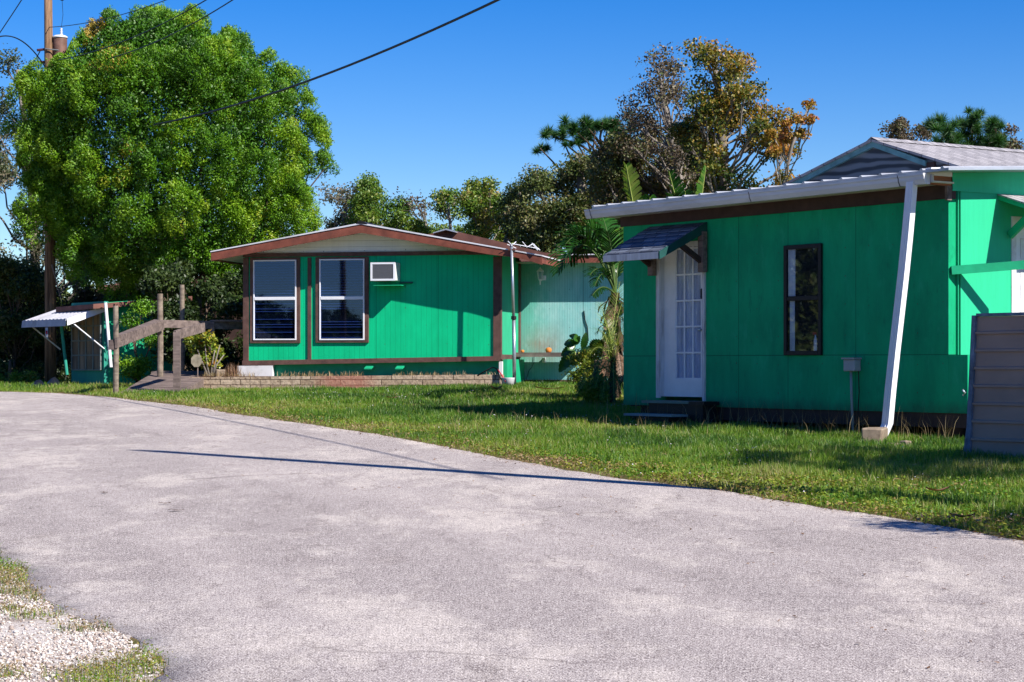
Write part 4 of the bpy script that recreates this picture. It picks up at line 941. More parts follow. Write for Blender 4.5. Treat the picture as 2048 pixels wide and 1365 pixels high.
MB().box(a1 - .02, a1 + .3, -.0, .27, z0 - .05, z0 - .0).build('side_block', M['black'], stp)

def rock(name, loc, size, mt, label, cat, seed=1, rz=0, group=None):
    rg = np.random.default_rng(seed); m = MB().box(-size[0] / 2, size[0] / 2, -size[1] / 2, size[1] / 2, -.04, size[2])
    m.v = [(a + rg.normal(0, .012), b + rg.normal(0, .012), c + rg.normal(0, .01)) for a, b, c in m.v]
    o = m.build(name, M[mt], None, bevel=.015); o.location = loc; o.rotation_euler = (0, 0, rz); return tag(o, label, cat, group)
q = G(1750, 886); rock('concrete_block', (q.x, q.y, q.z), (.24, .38, .17), 'concrete', 'weathered brown concrete block at the foot of the white downspout', 'block', 2, R(-20))
q = G(1790, 893); rock('stone', (q.x, q.y + .05, q.z - .02), (.16, .2, .06), 'concrete', 'flat pale stone just right of the downspout foot, the left of two', 'stone', 4, .4, 'stones by the downspout')
q = G(1812, 893); rock('stone', (q.x, q.y, q.z - .02), (.13, .12, .09), 'concrete', 'pale stone with a pointed top, farther from the downspout foot', 'stone', 5, .9, 'stones by the downspout')

# leaning ribbed metal panel
pb0 = G(1934, 916); FP = Frame((pb0.x, pb0.y), FR.ang)
_, pzt = FP.at(1940, 633)
pn = empty('metal_panel', (pb0.x, pb0.y, pb0.z), FR.ang, 'brown ribbed metal panel leaning on edge in front of the green wall', 'panel')
hP = pzt - pb0.z; m = MB(); Lx = 1.9; prof = []; z = 0; nrb = 8; rb = hP / nrb
ys_ = 0
for i in range(nrb):
    z0 = i * rb; prof += [(-.022, z0), (-.022, z0 + rb * .12), (.0, z0 + rb * .18), (.0, z0 + rb * .985)]
prof += [(.03, hP), (.03, 0)]
tilt = lambda y, z: (y + .10 * z / hP * 0, z)
m.prismx(prof, .06, Lx); m.build('sheet', M['panel'], pn)
m = MB(); m.hexa([(0, -.03, -.02), (.06, -.03, -.03), (.06, .035, -.03), (0, .035, -.02), (.02, -.03, hP + .01), (.075, -.03, hP + .01), (.075, .035, hP + .01), (.02, .035, hP + .01)])
m.hexa([(-.07, .0, -.04), (.0, -.02, -.06), (.0, .03, -.06), (-.05, .03, -.04), (.0, .0, hP * .3), (.012, -.02, hP * .3), (.012, .03, hP * .3), (.005, .03, hP * .3)])
m.box(.075, Lx, -.025, .035, hP + .001, hP + .03); m.build('edge_strip', M['panel_edge'], pn)
pn.rotation_euler = (R(-3), 0, FR.ang)
wtube('garden_sprinkler', [W(1925, 780, 23.9), W(1930, 786, 23.9), W(1926, 792, 23.9)], .012, 'metal', 'small metal tap on the green wall beside the ribbed panel', 'tap')

# ------------------------------------------------------------------ far left cottage
LC = empty('green_shed', (FS.O.x, FS.O.y, 0), FS.ang, 'small green house with white metal awning behind the utility pole', 'house')
def T(px, py, y=0.0): return FS.at(px, py, y)
lx0 = T(143, 700)[0]; lzb = T(160, 776)[1]; lzt = T(190, 604)[1]
gS = float(gz(FS.O.x, FS.O.y))
M['shed_wall'] = siding('teal shed boards', (.04, .32, .24), period=.4, groove=.02)
MB().box(lx0, 0, 0, .1, lzb - .1, lzt).build('front_wall', M['shed_wall'], LC)
yf = FS.atx(345, 700, 0)[0]; zf = FS.atx(300, 590, 0)[1]
MB().prismx([(.101, lzb - .1), (yf, lzb - .1), (yf, lzt + .1), (.101, lzt - .02)], -.1, 0).build('side_wall', M['green'], LC)
MB().box(lx0, lx0 + .1, .101, yf, lzb - .1, lzt - .02).box(lx0 + .1, -.1, yf - .1, yf, lzb - .1, lzt - .02).build('rear_wall', M['green'], LC)
xa, za = T(116, 622, -.35); xb_ = .35
MB().hexa([(xa, -.4, za - .03), (xb_, -.4, za + .0), (xb_, yf + .3, za + .20), (xa, yf + .3, za + .17), (xa, -.4, za + .08), (xb_, -.4, za + .1), (xb_, yf + .3, za + .31), (xa, yf + .3, za + .29)]).build('roof', M['roofbrown'], LC)
a0, z0 = T(147, 740); a1, z1 = T(204, 622)
wi = MB().box(a0, a1, -.02, 0, z0, z1).build('window', M['interior'], LC)
m = MB()
for i in range(5): a = a0 + (a1 - a0) * i / 4; m.box(a - .02, a + .02, -.05, -.021, z0, z1)
for i in range(5): z = z0 + (z1 - z0) * i / 4; m.box(a0, a1, -.045, -.021, z - .015, z + .015)
m.build('glazing_bars', simple('dull grey bars', (.16, .19, .19), .6, .2), wi)
M['curtain_tan'] = simple('tan curtain', (.22, .17, .13), .9, .5, 5, stretch=(1, 1, .2))
MB().box(a0, a1, -.027, -.022, z0, z1).build('curtain', M['curtain_tan'], wi)
# awning
w0, wz_ = T(118, 632, -.02); w1, wz1_ = T(206, 611, -.02); wf0, wfz = T(55, 652, -.9); wf1, wfz1 = T(134, 646, -.9)
wf0 = w0; wf1 = w1
zA, zB = lzt - .12, T(134, 640, -.9)[1]
m = MB(); k = 0; a = w0
while a < w1:
    h_ = .012 if k % 2 else 0
    m.hexa([(a, -.86, zB + h_), (a + .1, -.86, zB + h_), (a + .1, -.02, zA + h_), (a, -.02, zA + h_), (a, -.86, zB + .02 + h_), (a + .1, -.86, zB + .02 + h_), (a + .1, -.02, zA + .02 + h_), (a, -.02, zA + .02 + h_)])
    m.hexa([(a, -.90, zB - .13), (a + .1, -.90, zB - .13), (a + .1, -.88, zB - .13), (a, -.88, zB - .13), (a, -.88, zB + .02 + h_), (a + .1, -.88, zB + .02 + h_), (a + .1, -.86, zB + .02 + h_), (a, -.86, zB + .02 + h_)])
    a += .1; k += 1
aw = m.build('awning', simple('weathered white awning', (.5, .5, .55), .6, .12, 5, dirt=(.3, .3, .32)), LC)
m = MB(); m.hexa([(w1 + .1, -.88, zB - .12), (w1 + .12, -.88, zB - .12), (w1 + .12, -.02, zA - .1), (w1 + .1, -.02, zA - .1), (w1 + .1, -.88, zB + .03), (w1 + .12, -.88, zB + .03), (w1 + .12, -.02, zA + .03), (w1 + .1, -.02, zA + .03)]); m.build('side_flap', M['white_clean'], aw)
for xx in (w1 + .06, w0 + .08):
    MB().tube([(xx, -.85, zB + .02), (xx, -.02, z0 + .45)], .018, 6).build('strut', M['white_clean'], aw)
q0 = FS.loc(W(211, 606, 44.3)); q1 = FS.loc(W(222, 735, 44.2)); MB().tube([q0, q1], .035, 8).build('post', M['white_clean'], LC)
q0 = FS.loc(W(122, 645, 45.3)); q1 = FS.loc(W(134, 750, 45.3)); MB().tube([q0, q1], .035, 8).build('post', M['shed_wall'], LC)
# a far house whose rusty roof shows under the tree
fh = empty('brown_house', W(400, 700, 56), R(-10), 'dark house with a rusty pink roof glimpsed under the big tree', 'house'); fh.location.z = 1.0
MB().box(-2.6, 1.4, 0, 4, 0, 2.3).build('wall', M['trim_dark'], fh)
MB().hexa([(-2.8, -.3, 2.5), (1.6, -.3, 2.62), (1.6, 4.3, 3.0), (-2.8, 4.3, 3.0), (-2.8, -.3, 2.62), (1.6, -.3, 2.74), (1.6, 4.3, 3.1), (-2.8, 4.3, 3.1)]).build('roof', simple('rusty pink roof', (.4, .2, .16), .8, .4, 3), fh)

# ------------------------------------------------------------------ ramp
rp = empty('wooden_ramp', (0, 0, 0), 0, 'grey weathered wooden ramp with rails rising toward the side of the mobile home', 'ramp')
ro = W(240, 782, 38.2); rp.location = (ro.x, ro.y, float(gz(ro.x, ro.y)))
def RL(px, py, Y): return W(px, py, Y) - Vector(rp.location)
f0, f1 = RL(236, 783, 38.0), RL(352, 783, 38.0); k0, k1 = RL(312, 743, 41.5), RL(424, 744, 41.5)
f0.z = f1.z = .0
nb = 15
deck = MB(); rs = random.Random(2)
for i in range(nb):
    t0, t1 = i / nb + .004, (i + 1) / nb - .004
    P_ = lambda s, t: (f0.lerp(k0, t) if s == 0 else f1.lerp(k1, t))
    e = rs.random() * .01; a, b, c, d = P_(0, t0), P_(1, t0), P_(1, t1), P_(0, t1); dn = Vector((0, 0, .035)); up = Vector((0, 0, e))
    deck.hexa([a - dn, b - dn, c - dn, d - dn, a + up, b + up, c + up, d + up])
deck.build('deck', M['oldwood'], rp)
m = MB(); m.hexa([f1 + Vector((.01, 0, -.1)), f1 + Vector((.05, 0, -.1)), k1 + Vector((.05, 0, -.5)), k1 + Vector((.01, 0, -.5)), f1 + Vector((.01, 0, -.0)), f1 + Vector((.05, 0, .0)), k1 + Vector((.05, 0, .0)), k1 + Vector((.01, 0, .0))]); m.build('side_board', M['oldwood'], rp)
# landing
MB().box(k0.x - .1, k1.x + 1.1, k0.y + .01, k0.y + 1.6, k0.z - .12, k0.z).build('landing', M['oldwood'], rp)
def post(px, p0, p1, Y, wd, mt='postwood', rnd=True):
    a = RL(px, p1, Y); b = RL(px, p0, Y); a.z = float(gz(a.x + rp.location.x, Y)) - rp.location.z - .05
    m = MB()
    if rnd: m.tube([a, (a + b) / 2 + Vector((.008, 0, 0)), b], [wd / 2 * 1.05, wd / 2, wd / 2 * .95], 10)
    else: m.box(a.x - wd / 2, a.x + wd / 2, a.y - wd / 2, a.y + wd / 2, a.z, b.z)
    return m.build('post', M[mt], rp, smooth=False)
post(231.5, 612, 783, 38.0, .10); post(320, 588, 745, 40.6, .115); post(364, 570, 740, 41.8, .10)
post(354, 665, 782, 38.0, .12, 'oldwood', False); post(349, 667, 782, 38.25, .04, 'oldwood', False); post(425, 645, 740, 41.2, .08, 'oldwood', False)
def rail(a, b, h, th=.045, mt='oldwood'): MB().beam(RL(*a), RL(*b), th, h).build('rail', M[mt], rp)
rail((232, 686, 37.92), (326, 650, 40.5), .19); rail((235, 676, 38.1), (318, 643, 40.7), .09, .14)
rail((350, 671, 38.08), (408, 655, 39.4), .17); rail((326, 648, 40.6), (484, 652, 41.6), .15); rail((420, 642, 41.25), (484, 642, 41.4), .035, .14)
rail((222, 690, 37.95), (228, 690, 38.1), .18, .1)

# ------------------------------------------------------------------ utility pole with transformer, wires
PY = 48.3; pbase = W(101, 775, PY); pbase.z = float(gz(pbase.x, PY)) - .05
up_ = empty('utility_pole', pbase, 0, 'tall brown wooden utility pole carrying a rusty transformer beside the big tree', 'utility pole', 'utility poles')
def PL(px, py, Y=PY): return W(px, py, Y) - pbase
top = PL(96, -60)
MB().tube([(0, 0, 0), PL(101, 600), PL(99, 400), PL(97.5, 150), top], [.135, .13, .115, .10, .09], 14).build('pole', M['polewood'], up_, smooth=True)
tc = PL(120, 115, PY + .05)
m = MB().lathe(tc, [(.125, -.48), (.14, -.45), (.155, -.2), (.165, .42), (.16, .44)], 18); tf = m.build('transformer', simple('rusty brown tank', (.16, .085, .065), .6, .3, 6), up_, smooth=True)
MB().lathe((tc.x, tc.y, tc.z + .441), [(.18, 0), (.175, .03), (.12, .06), (.03, .07)], 18).build('lid', M['white'], tf, smooth=True)
bz_ = tc.z + .51; m = MB(); pr = []
for i in range(5): pr += [(.02, i * .035), (.045 - i * .004, i * .035 + .006), (.02, i * .035 + .02)]
m.lathe((tc.x + .03, tc.y, bz_ - .0), pr, 10); m.build('bushing', M['white_clean'], tf, smooth=True)
MB().box(.02, tc.x - .1, -.03 + tc.y, .03 + tc.y, tc.z - .35, tc.z + .3).build('mount_bracket', M['metal'], tf)
m = MB(); m.tube([PL(90, 98, PY - .1), PL(98, 99, PY - .14), PL(118, 101, PY - .1)], .015, 5); m.build('support_wire', M['metal'], up_); M['porcelain'] = simple('brown porcelain', (.08, .03, .04), .3, .2)
MB().tube([PL(74, 101, PY), PL(90, 99, PY)], .03, 6).build('insulator', M['porcelain'], up_); MB().tube([PL(78, 125, PY), PL(90, 125, PY)], .035, 6).build('insulator', M['porcelain'], up_)
m = MB(); fc = PL(124, -2); m.lathe(fc, [(.03, -.04), (.055, -.02), (.055, .01), (.03, .03), (.05, .05), (.02, .07)], 10); m.build('cutout_fuse', M['black'], up_); MB().tube([fc, PL(98, -6)], .02, 6).build('arm', M['black'], up_)
MB().tube([(tc.x + .03, tc.y, bz_ + .17), PL(126, 30, PY), fc], .006, 4).build('jumper_wire', M['black'], up_)
sg = PL(93.5, 666, PY - .14); MB().box(sg.x - .03, sg.x + .03, sg.y - .01, sg.y + .006, sg.z - .12, sg.z + .12).build('notice_plate', M['white_clean'], up_)
MB().box(sg.x - .02, sg.x + .02, sg.y - .014, sg.y - .0105, sg.z - .03, sg.z + .05).build('notice_mark', M['red'], up_)
m = MB(); m.tube([PL(104, 530, PY - .12), PL(108, 545, PY - .15), PL(115, 575, PY - .18), PL(123, 600, PY - .2)], [.03, .02, .015, .01], 5); m.build('split_vine', M['deadwood'], up_)

# the pole that stands out of frame at the right and throws the long shadow over the road
tipg = G(265, 902); basep = G(1270, 962); dirn = Vector((tipg.x - basep.x, tipg.y - basep.y)).normalized()
sh_d = Vector((-sun_dir.x, -sun_dir.y)).normalized(); Lh = 11.3
b2 = Vector((tipg.x, tipg.y)) - sh_d * Lh; hh = Lh * math.tan(SUN_EL) + float(gz(tipg.x, tipg.y)) - float(gz(b2.x, b2.y))
b2z = float(gz(b2.x, b2.y)) - .05
p2 = empty('utility_pole', (b2.x, b2.y, b2z), 0, 'slim wooden pole just beyond the right edge, casting the long road shadow', 'utility pole', 'utility poles')
MB().tube([(0, 0, 0), (.02, 0, hh * .5), (0, 0, hh - .3), (-.05, .0, hh)], [.14, .125, .11, .05], 12).build('pole', M['polewood'], p2, smooth=True)
print('shadow pole at', b2, 'height', hh, 'px', CX + F * b2.x / b2.y)

def wire(name, ends, sag, rad, label):
    a, b = Vector(ends[0]), Vector(ends[1]); pts = []
    for i in range(41):
        t = i / 40; q = a.lerp(b, t); q.z -= sag * 4 * t * (1 - t); pts.append(q)
    o = MB().tube(pts, rad, 6).build(name, M['black'], None, smooth=True, loc=tuple(a)); return tag(o, label, 'wire', 'overhead wires')
# service drop: passes (912,0) and ends inside the tree crown
A1 = W(308, 250, 43.2); A0 = W(912, 0, 29.0); dd = (A0 - A1); far = A0 + dd * 1.1; far.z += 1.0
wire('overhead_wire', (A1, far), .75, .019, 'thick black service cable crossing the sky and reaching into the big tree')
wire('overhead_wire', (PL(97, 55) + pbase, W(275, -6, 40) + (W(275, -6, 40) - (PL(97, 55) + pbase)) * 1.0), .25, .008, 'thin wire over the treetop, nearest to the pole of the three')
wire('overhead_wire', (W(118, 120, 46.8), W(365, -3, 39) + (W(365, -3, 39) - W(118, 120, 46.8)) * .6), .3, .012, 'wire rising above the treetop, middle one of the three')
wire('overhead_wire', (W(200, 122, 46.5), W(412, 0, 38) + (W(412, 0, 38) - W(200, 122, 46.5)) * .8), .3, .012, 'wire rising above the treetop, farthest from the pole of the three')
wire('overhead_wire', (W(-60, 150, 40), W(40, 0, 36) + (W(40, 0, 36) - W(-60, 150, 40)) * .5), .05, .009, 'single thin wire cutting the upper left corner of the sky')
wire('overhead_wire', (W(90, 134, 46.9), W(-80, 150, 44)), -.75, .014, 'dark bundled wire arching left from the pole')
wire('overhead_wire', (W(80, 103, 46.9), W(40, 160, 49)), .05, .012, 'short wire dropping left from the pole to the grey tree')

g3 = float(gz(-17.6, 13.9)); p3 = empty('utility_pole', (-17.6, 13.9, g3 - .05), 0, 'slim pole beyond the left edge of the road, mirrored in the second tall window', 'utility pole', 'utility poles')
MB().tube([(0, 0, 0), (.03, 0, 4), (-.05, 0, 9)], [.11, .10, .08], 10).build('pole', M['polewood'], p3, smooth=True); MB().box(-.7, .7, -.05, .05, 7.2, 7.3).build('crossarm', M['polewood'], p3)
# tarp heap at the pole foot
rg = np.random.default_rng(3); q = W(100, 782, 43.5); vs = []; fs = []; n1, n2 = 22, 10
for i in range(n1 + 1):
    for j in range(n2 + 1):
        u, v = i / n1 * 2 - 1, j / n2 * 2 - 1; h = .16 * max(0, 1 - u * u) * max(0, 1 - v * v) * (1 + .5 * math.sin(u * 9)) + rg.normal(0, .006); vs.append((u * .5, v * .35, h))
for i in range(n1):
    for j in range(n2): a = i * (n2 + 1) + j; fs.append((a, a + n2 + 1, a + n2 + 2, a + 1))
o = MB().add(vs, fs).build('tarp', M['tarp'], None, smooth=True); o.location = (q.x, q.y, float(gz(q.x, q.y))); tag(o, 'crumpled black sheet lying at the foot of the utility pole', 'tarp')

# ------------------------------------------------------------------ trees
def limb(m, a, b, r0, r1, rg, k=5, wob=.06, n=6):
    a = np.array(a, float); b = np.array(b, float); L = np.linalg.norm(b - a); pts = []; 
    side = nrand(rg, 1)[0] * L * wob * 1.5
    for i in range(k + 1):
        t = i / k; q = a * (1 - t) + b * t + side * math.sin(math.pi * t) + np.array([0, 0, -L * .10 * math.sin(math.pi * t)]) + (rg.normal(0, L * wob * .3, 3) if 0 < i < k else 0); pts.append(tuple(q))
    m.tube(pts, [r0 * (1 - i / k) + r1 * (i / k) for i in range(k + 1)], n, cap=False); return pts

def tree(name, label, base, trunk, lobes, leaf, bark='greybark', clumps=14, clump_r=.3, per=60, L=.09, Wd=.045, seed=1, group=None, squash=.8, shell=.75, twig=.012, updir=.3, tint=(0.45, .2), r0=.2, tintf=None, inner=0, category='tree', hollow=True):
    rg = np.random.default_rng(seed)
    base = Vector(base); base.z = float(gz(base.x, base.y)) - .05
    root = empty(name, base, 0, label, category, group)
    B0 = np.array(base)
    tm = MB(); tp_ = [np.array(p, float) - B0 for p in [tuple(base)] + [tuple(q) for q in trunk]]
    rr = [r0 * (1 - .65 * i / (len(tp_) - 1)) for i in range(len(tp_))]
    tm.tube([tuple(p) for p in tp_], rr, 10)
    P = []; Nn = []; T = []
    for (cx, cy, cz, R_) in lobes:
        c = np.array([cx, cy, cz]) - B0
        zs = np.array([p[2] for p in tp_]); hd_ = float(np.hypot(c[0] - np.interp(c[2], zs, [p[0] for p in tp_]), c[1] - np.interp(c[2], zs, [p[1] for p in tp_])))
        zj = min(max(c[2] - hd_ * rg.uniform(.6, 1.3) - .2 * R_, zs[-1] * .22), zs[-1] * .97)     # joint along the trunk
        a = np.array([np.interp(zj, zs, [p[0] for p in tp_]), np.interp(zj, zs, [p[1] for p in tp_]), zj]); jr = np.interp(zj, zs, rr) * .32
        lp = limb(tm, a, c, jr, max(twig * 1.3, jr * .25), rg)
        lt = rg.normal(0, tint[1] * .5)
        d = nrand(rg, clumps); d[:, 2] = np.where(d[:, 2] < -.5, -d[:, 2], d[:, 2])
        for k in range(clumps):
            rad = R_ * (shell + (1 - shell) * rg.random()) if hollow else R_ * rg.random() ** .5
            cc = c + d[k] * rad * np.array([1, 1, squash])
            if rg.random() < .55: limb(tm, lp[-1 if rg.random() < .5 else -2], cc, twig, twig * .35, rg, 3, .08, 4)
            n = rg.poisson(per); q = nrand(rg, n) * (rg.random((n, 1)) ** .45) * clump_r * rg.uniform(.7, 1.3) * np.array([1, 1, .8])
            P.append(cc + q); nn = nrand(rg, n) * .9 + d[k] * .5 + np.array([0, 0, updir]); Nn.append(nn / (np.linalg.norm(nn, axis=1)[:, None] + 1e-9))
            T.append(np.clip(rg.normal(tint[0] + lt, tint[1] * .6, n) + .12 * rg.normal() , 0, 1))
        if inner:
            q = nrand(rg, inner) * (rg.random((inner, 1)) ** .4) * R_ * .8; P.append(c + q); Nn.append(nrand(rg, inner)); T.append(np.clip(rg.normal(.1, .1, inner), 0, 1))
    tm.build('trunk', M[bark], root, smooth=True)
    if P and per > 0:
        P = np.concatenate(P); Nn = np.concatenate(Nn); T = np.concatenate(T)
        if tintf is not None: T = np.clip(tintf(P + B0, T, rg), 0, 1)
        V, Fq = leafcards(P, Nn, L * rg.uniform(.7, 1.3, len(P)), Wd * rg.uniform(.7, 1.3, len(P)), rg)
        fast_mesh('crown', V, Fq, M[leaf], root, tint=T)
    return root

# --- the big round feathery tree
TY = 48.0
outl = [(230, 22), (395, 30), (445, 62), (520, 112), (600, 142), (640, 215), (664, 300), (660, 400), (648, 470), (560, 550), (480, 592), (300, 604), (205, 592), (128, 520), (85, 430), (40, 340), (22, 250), (45, 170), (92, 135), (140, 118), (168, 75)]
def half(py):   # left and right silhouette at picture height py
    xs_ = []
    for i in range(len(outl)):
        (a, b), (c, d) = outl[i], outl[(i + 1) % len(outl)]
        if (b - py) * (d - py) <= 0 and b != d: xs_.append(a + (c - a) * (py - b) / (d - b))
    return (min(xs_), max(xs_)) if len(xs_) > 1 else None
rg = np.random.default_rng(42); lob = []
base = W(345, 770, TY); base.z = float(gz(base.x, TY)) - .05; B0 = np.array(base)
root = empty('cypress_tree', base, 0, 'huge rounded bright green feathery tree beside the utility pole', 'tree')
tm = MB(); forks = []
for i, (fx, fy) in enumerate(((250, 610), (300, 570), (330, 560), (372, 560), (410, 575), (455, 560))):
    tgt = np.array(W(fx, fy - 50, TY + rg.uniform(-.8, .8))) - B0; s0 = np.array([(fx - 345) * .0012, rg.uniform(-.1, .1), 0.0])
    forks.append(limb(tm, s0, tgt, .11, .07, rg, 6, .05, 8))
P = []; Nn = []; T = []; SZ = []
lobes = []
tries = 0
while len(lobes) < 105 and tries < 60000:
    tries += 1
    py = rg.uniform(34, 596); hf = half(py)
    if hf is None: continue
    a = (hf[0] - CX) / F * TY; b = (hf[1] - CX) / F * TY; xm = (a + b) / 2; hw = (b - a) / 2; th = rg.uniform(0, 2 * np.pi); z = EYE - (py - HY) / F * TY
    dep = min(hw, 3.3) * .92
    if math.sin(th) > .3 and rg.random() < .8: continue
    x = xm + max(hw - .08, .1) * math.cos(th); yy = TY + max(dep - .15, .1) * math.sin(th)
    c = np.array([x, yy, z])
    if all(np.linalg.norm((c - q[0]) * [1, 1, .75]) > .92 for q in lobes):
        out = np.array([math.cos(th), math.sin(th) * .95, (z - (EYE + 4.6)) / 3.6]); out /= np.linalg.norm(out); lobes.append((c, out))
for (px, py, dy_) in ((400, 22, 0), (275, 24, .3), (232, 22, -.2), (340, 30, 0), (460, 62, 0), (480, 75, .4), (540, 108, 0), (590, 145, 0), (566, 128, .3), (205, 48, 0), (132, 128, 0), (75, 146, 0), (46, 165, 0), (634, 235, 0), (648, 310, 0), (30, 235, 0), (178, 66, 0), (305, 20, .4), (612, 190, 0)):
    q = np.array(W(px, py, TY + dy_)); lobes.append((q - [0, 0, .18], np.array([0, 0, 1.0])))
tips = lobes[-19:]; lobes = lobes[:-19]; n0 = len(lobes)
for k in range(15):
    q = np.array(W(66 + (k % 3) * 34, 172 + (k // 3) * 62 + (k % 2) * 14, 46.9 + .25 * (k % 2))); lobes.append((q, np.array([-.35, -.85, .3]) / .98))
pole_front = set(range(n0, len(lobes))); lobes += tips
for i, (c, out) in enumerate(lobes):
    tipl = i >= len(lobes) - 19
    R_ = rg.uniform(.46, .70) if not tipl else .26; cen = c - B0 - out * (R_ * .62 + (abs(rg.normal(0, .55)) if not tipl and not (pole_front and i in pole_front) else 0))
    lt = rg.normal(.40, .12)
    ncl = int(20 * (R_ / .5) ** 2) if not tipl else 6
    d = nrand(rg, ncl * 4) + out * .5 + np.array([0, 0, .25]); d /= np.linalg.norm(d, axis=1)[:, None]; d = d[(d @ out) > -.3][:ncl]
    for k in range(len(d)):
        # rounded feathery puffs, a little taller than wide, lying over each other like scales
        cc = cen + d[k] * R_ * np.array([.85, .85, 1.15]) * rg.uniform(.72, 1.08); cr = rg.uniform(.12, .22); n = int(300 * (cr / .18) ** 2)
        ax = d[k] * .6 + out * .3 + np.array([0, 0, .35]); ax /= np.linalg.norm(ax)
        dirn_ = nrand(rg, n * 2) ; dirn_ = dirn_[(dirn_ @ ax) > -.35][:n]; n = len(dirn_); rag = 1 + .25 * np.sin(dirn_[:, 0] * 7 + k) * np.sin(dirn_[:, 2] * 8 + k)
        P.append(cc + dirn_ * (cr * rag * rg.uniform(.72, 1.06, n))[:, None] * np.array([1, 1, 1.15])); nn = dirn_ + rg.normal(0, .24, (n, 3)); Nn.append(nn / np.linalg.norm(nn, axis=1)[:, None])
        td = dirn_ * .5 + ax * .6 + rg.normal(0, .35, (n, 3)); td -= Nn[-1] * (td * Nn[-1]).sum(1)[:, None] * .7; SZ.append(td / (np.linalg.norm(td, axis=1)[:, None] + 1e-9))
        T.append(np.clip(rg.normal(lt, .08, n) + (dirn_ @ ax - .3) * .12 + .10 * rg.normal(), 0, 1))  # puff tips tinted lighter, inner sides darker: shading carried by the leaf colour
    if i % 3 == 0: limb(tm, forks[rg.integers(len(forks))][-1], cen, .05, .015, rg, 5, .07, 5)
# inner foliage, tinted darker to put the crown's inner shade into the colour
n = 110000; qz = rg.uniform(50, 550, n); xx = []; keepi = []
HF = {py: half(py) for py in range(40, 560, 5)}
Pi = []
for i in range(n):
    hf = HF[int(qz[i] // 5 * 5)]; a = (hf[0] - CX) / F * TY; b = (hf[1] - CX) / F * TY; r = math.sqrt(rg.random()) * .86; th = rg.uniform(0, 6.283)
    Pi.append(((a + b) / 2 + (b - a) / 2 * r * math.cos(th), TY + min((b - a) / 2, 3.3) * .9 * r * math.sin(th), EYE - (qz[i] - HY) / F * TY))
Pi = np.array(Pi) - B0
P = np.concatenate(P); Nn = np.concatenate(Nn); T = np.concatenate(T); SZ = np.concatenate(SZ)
# orange new growth near the top left
wp = P + B0; pxx = CX + F * wp[:, 0] / wp[:, 1]; pyy = HY - F * (wp[:, 2] - EYE) / wp[:, 1]
kp_ = ~((pxx < 152 - .45 * (pyy - 60)) & (pyy < 112 + 6 * np.sin(pxx / 7))); P, Nn, T, SZ, pxx, pyy = P[kp_], Nn[kp_], T[kp_], SZ[kp_], pxx[kp_], pyy[kp_]
og = ((np.hypot(pxx - 190, pyy - 55) < 24) & (rg.random(len(P)) < .75)) | ((np.hypot(pxx - 215, pyy - 95) < 50) & (rg.random(len(P)) < .18)); T = np.where(og, 1.0, T)
L = rg.uniform(.035, .068, len(P)); Wd = rg.uniform(.008, .014, len(P))
tdir = SZ; bb = np.cross(Nn, tdir); bb /= np.linalg.norm(bb, axis=1)[:, None] + 1e-9
V = np.stack([P - tdir * L[:, None] / 2, P + bb * Wd[:, None], P + tdir * L[:, None] / 2, P - bb * Wd[:, None]], 1).reshape(-1, 3); F1 = np.arange(len(V)).reshape(-1, 4)
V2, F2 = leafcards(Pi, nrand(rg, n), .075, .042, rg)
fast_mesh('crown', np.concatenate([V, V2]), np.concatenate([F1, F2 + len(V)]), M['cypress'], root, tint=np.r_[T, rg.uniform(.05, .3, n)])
tm.build('trunk', M['bark'], root, smooth=True)
print('big tree leaves', len(P), 'lobes', len(lobes))

def lobes_px(pts, Y, dy=1.0, seed=0):
    rg = np.random.default_rng(seed); out = []
    for (px, py, r) in pts:
        YY = Y + rg.uniform(-dy, dy); q = W(px, py, YY); out.append((q.x, q.y, q.z, r / F * Y))
    return out
# distant woods that close the horizon all round the back
rgw = np.random.default_rng(77); n = 60000; an = rgw.uniform(-1.35, 1.35, n); rd = rgw.uniform(118, 150, n); x = np.sin(an) * rd; y = np.cos(an) * rd; hgt = 3.2 + 2.2 * vnoise(x, y, 9, 66) + 2.0 * vnoise(x, y, 3, 67)
P_w = np.stack([x, y, gz(x, y) + hgt * rgw.random(n) ** .7], 1); V, Fq = leafcards(P_w, nrand(rgw, n), rgw.uniform(.4, 1.0, n), rgw.uniform(.25, .6, n), rgw)
tag(fast_mesh('distant_woods', V, Fq, M['oak'], tint=np.clip(rgw.normal(.4, .2, n), 0, 1)), 'low belt of distant woods along the horizon behind everything', 'woods', kind='stuff')
# --- grey olive trees at the far left
rgL = random.Random(8)
def fill(outline, n, rmin, rmax, seed):
    r = random.Random(seed); xs_ = [p[0] for p in outline]; ys_ = [p[1] for p in outline]; res = []
    P_ = np.array(outline, float)
    while len(res) < n:
        x, y = r.uniform(min(xs_), max(xs_)), r.uniform(min(ys_), max(ys_))
        if inpoly(np.array([x]), np.array([y]), P_)[0]: res.append((x, y, r.uniform(rmin, rmax)))
    return res
tree('olive_tree', 'tall grey green tree behind the utility pole, its thin top reaching above the bundled wire', W(70, 760, 57), [W(72, 560, 57), W(65, 400, 57), W(50, 250, 57), W(35, 140, 57)],
     lobes_px(fill([(0, 120), (45, 105), (110, 180), (130, 300), (170, 420), (200, 560), (-40, 560), (-60, 330)], 26, 26, 44, 3), 57, 1.6, 5), 'olive', clumps=12, clump_r=.32, per=48, L=.09, Wd=.05, seed=5, tint=(.42, .25), r0=.16, hollow=False)
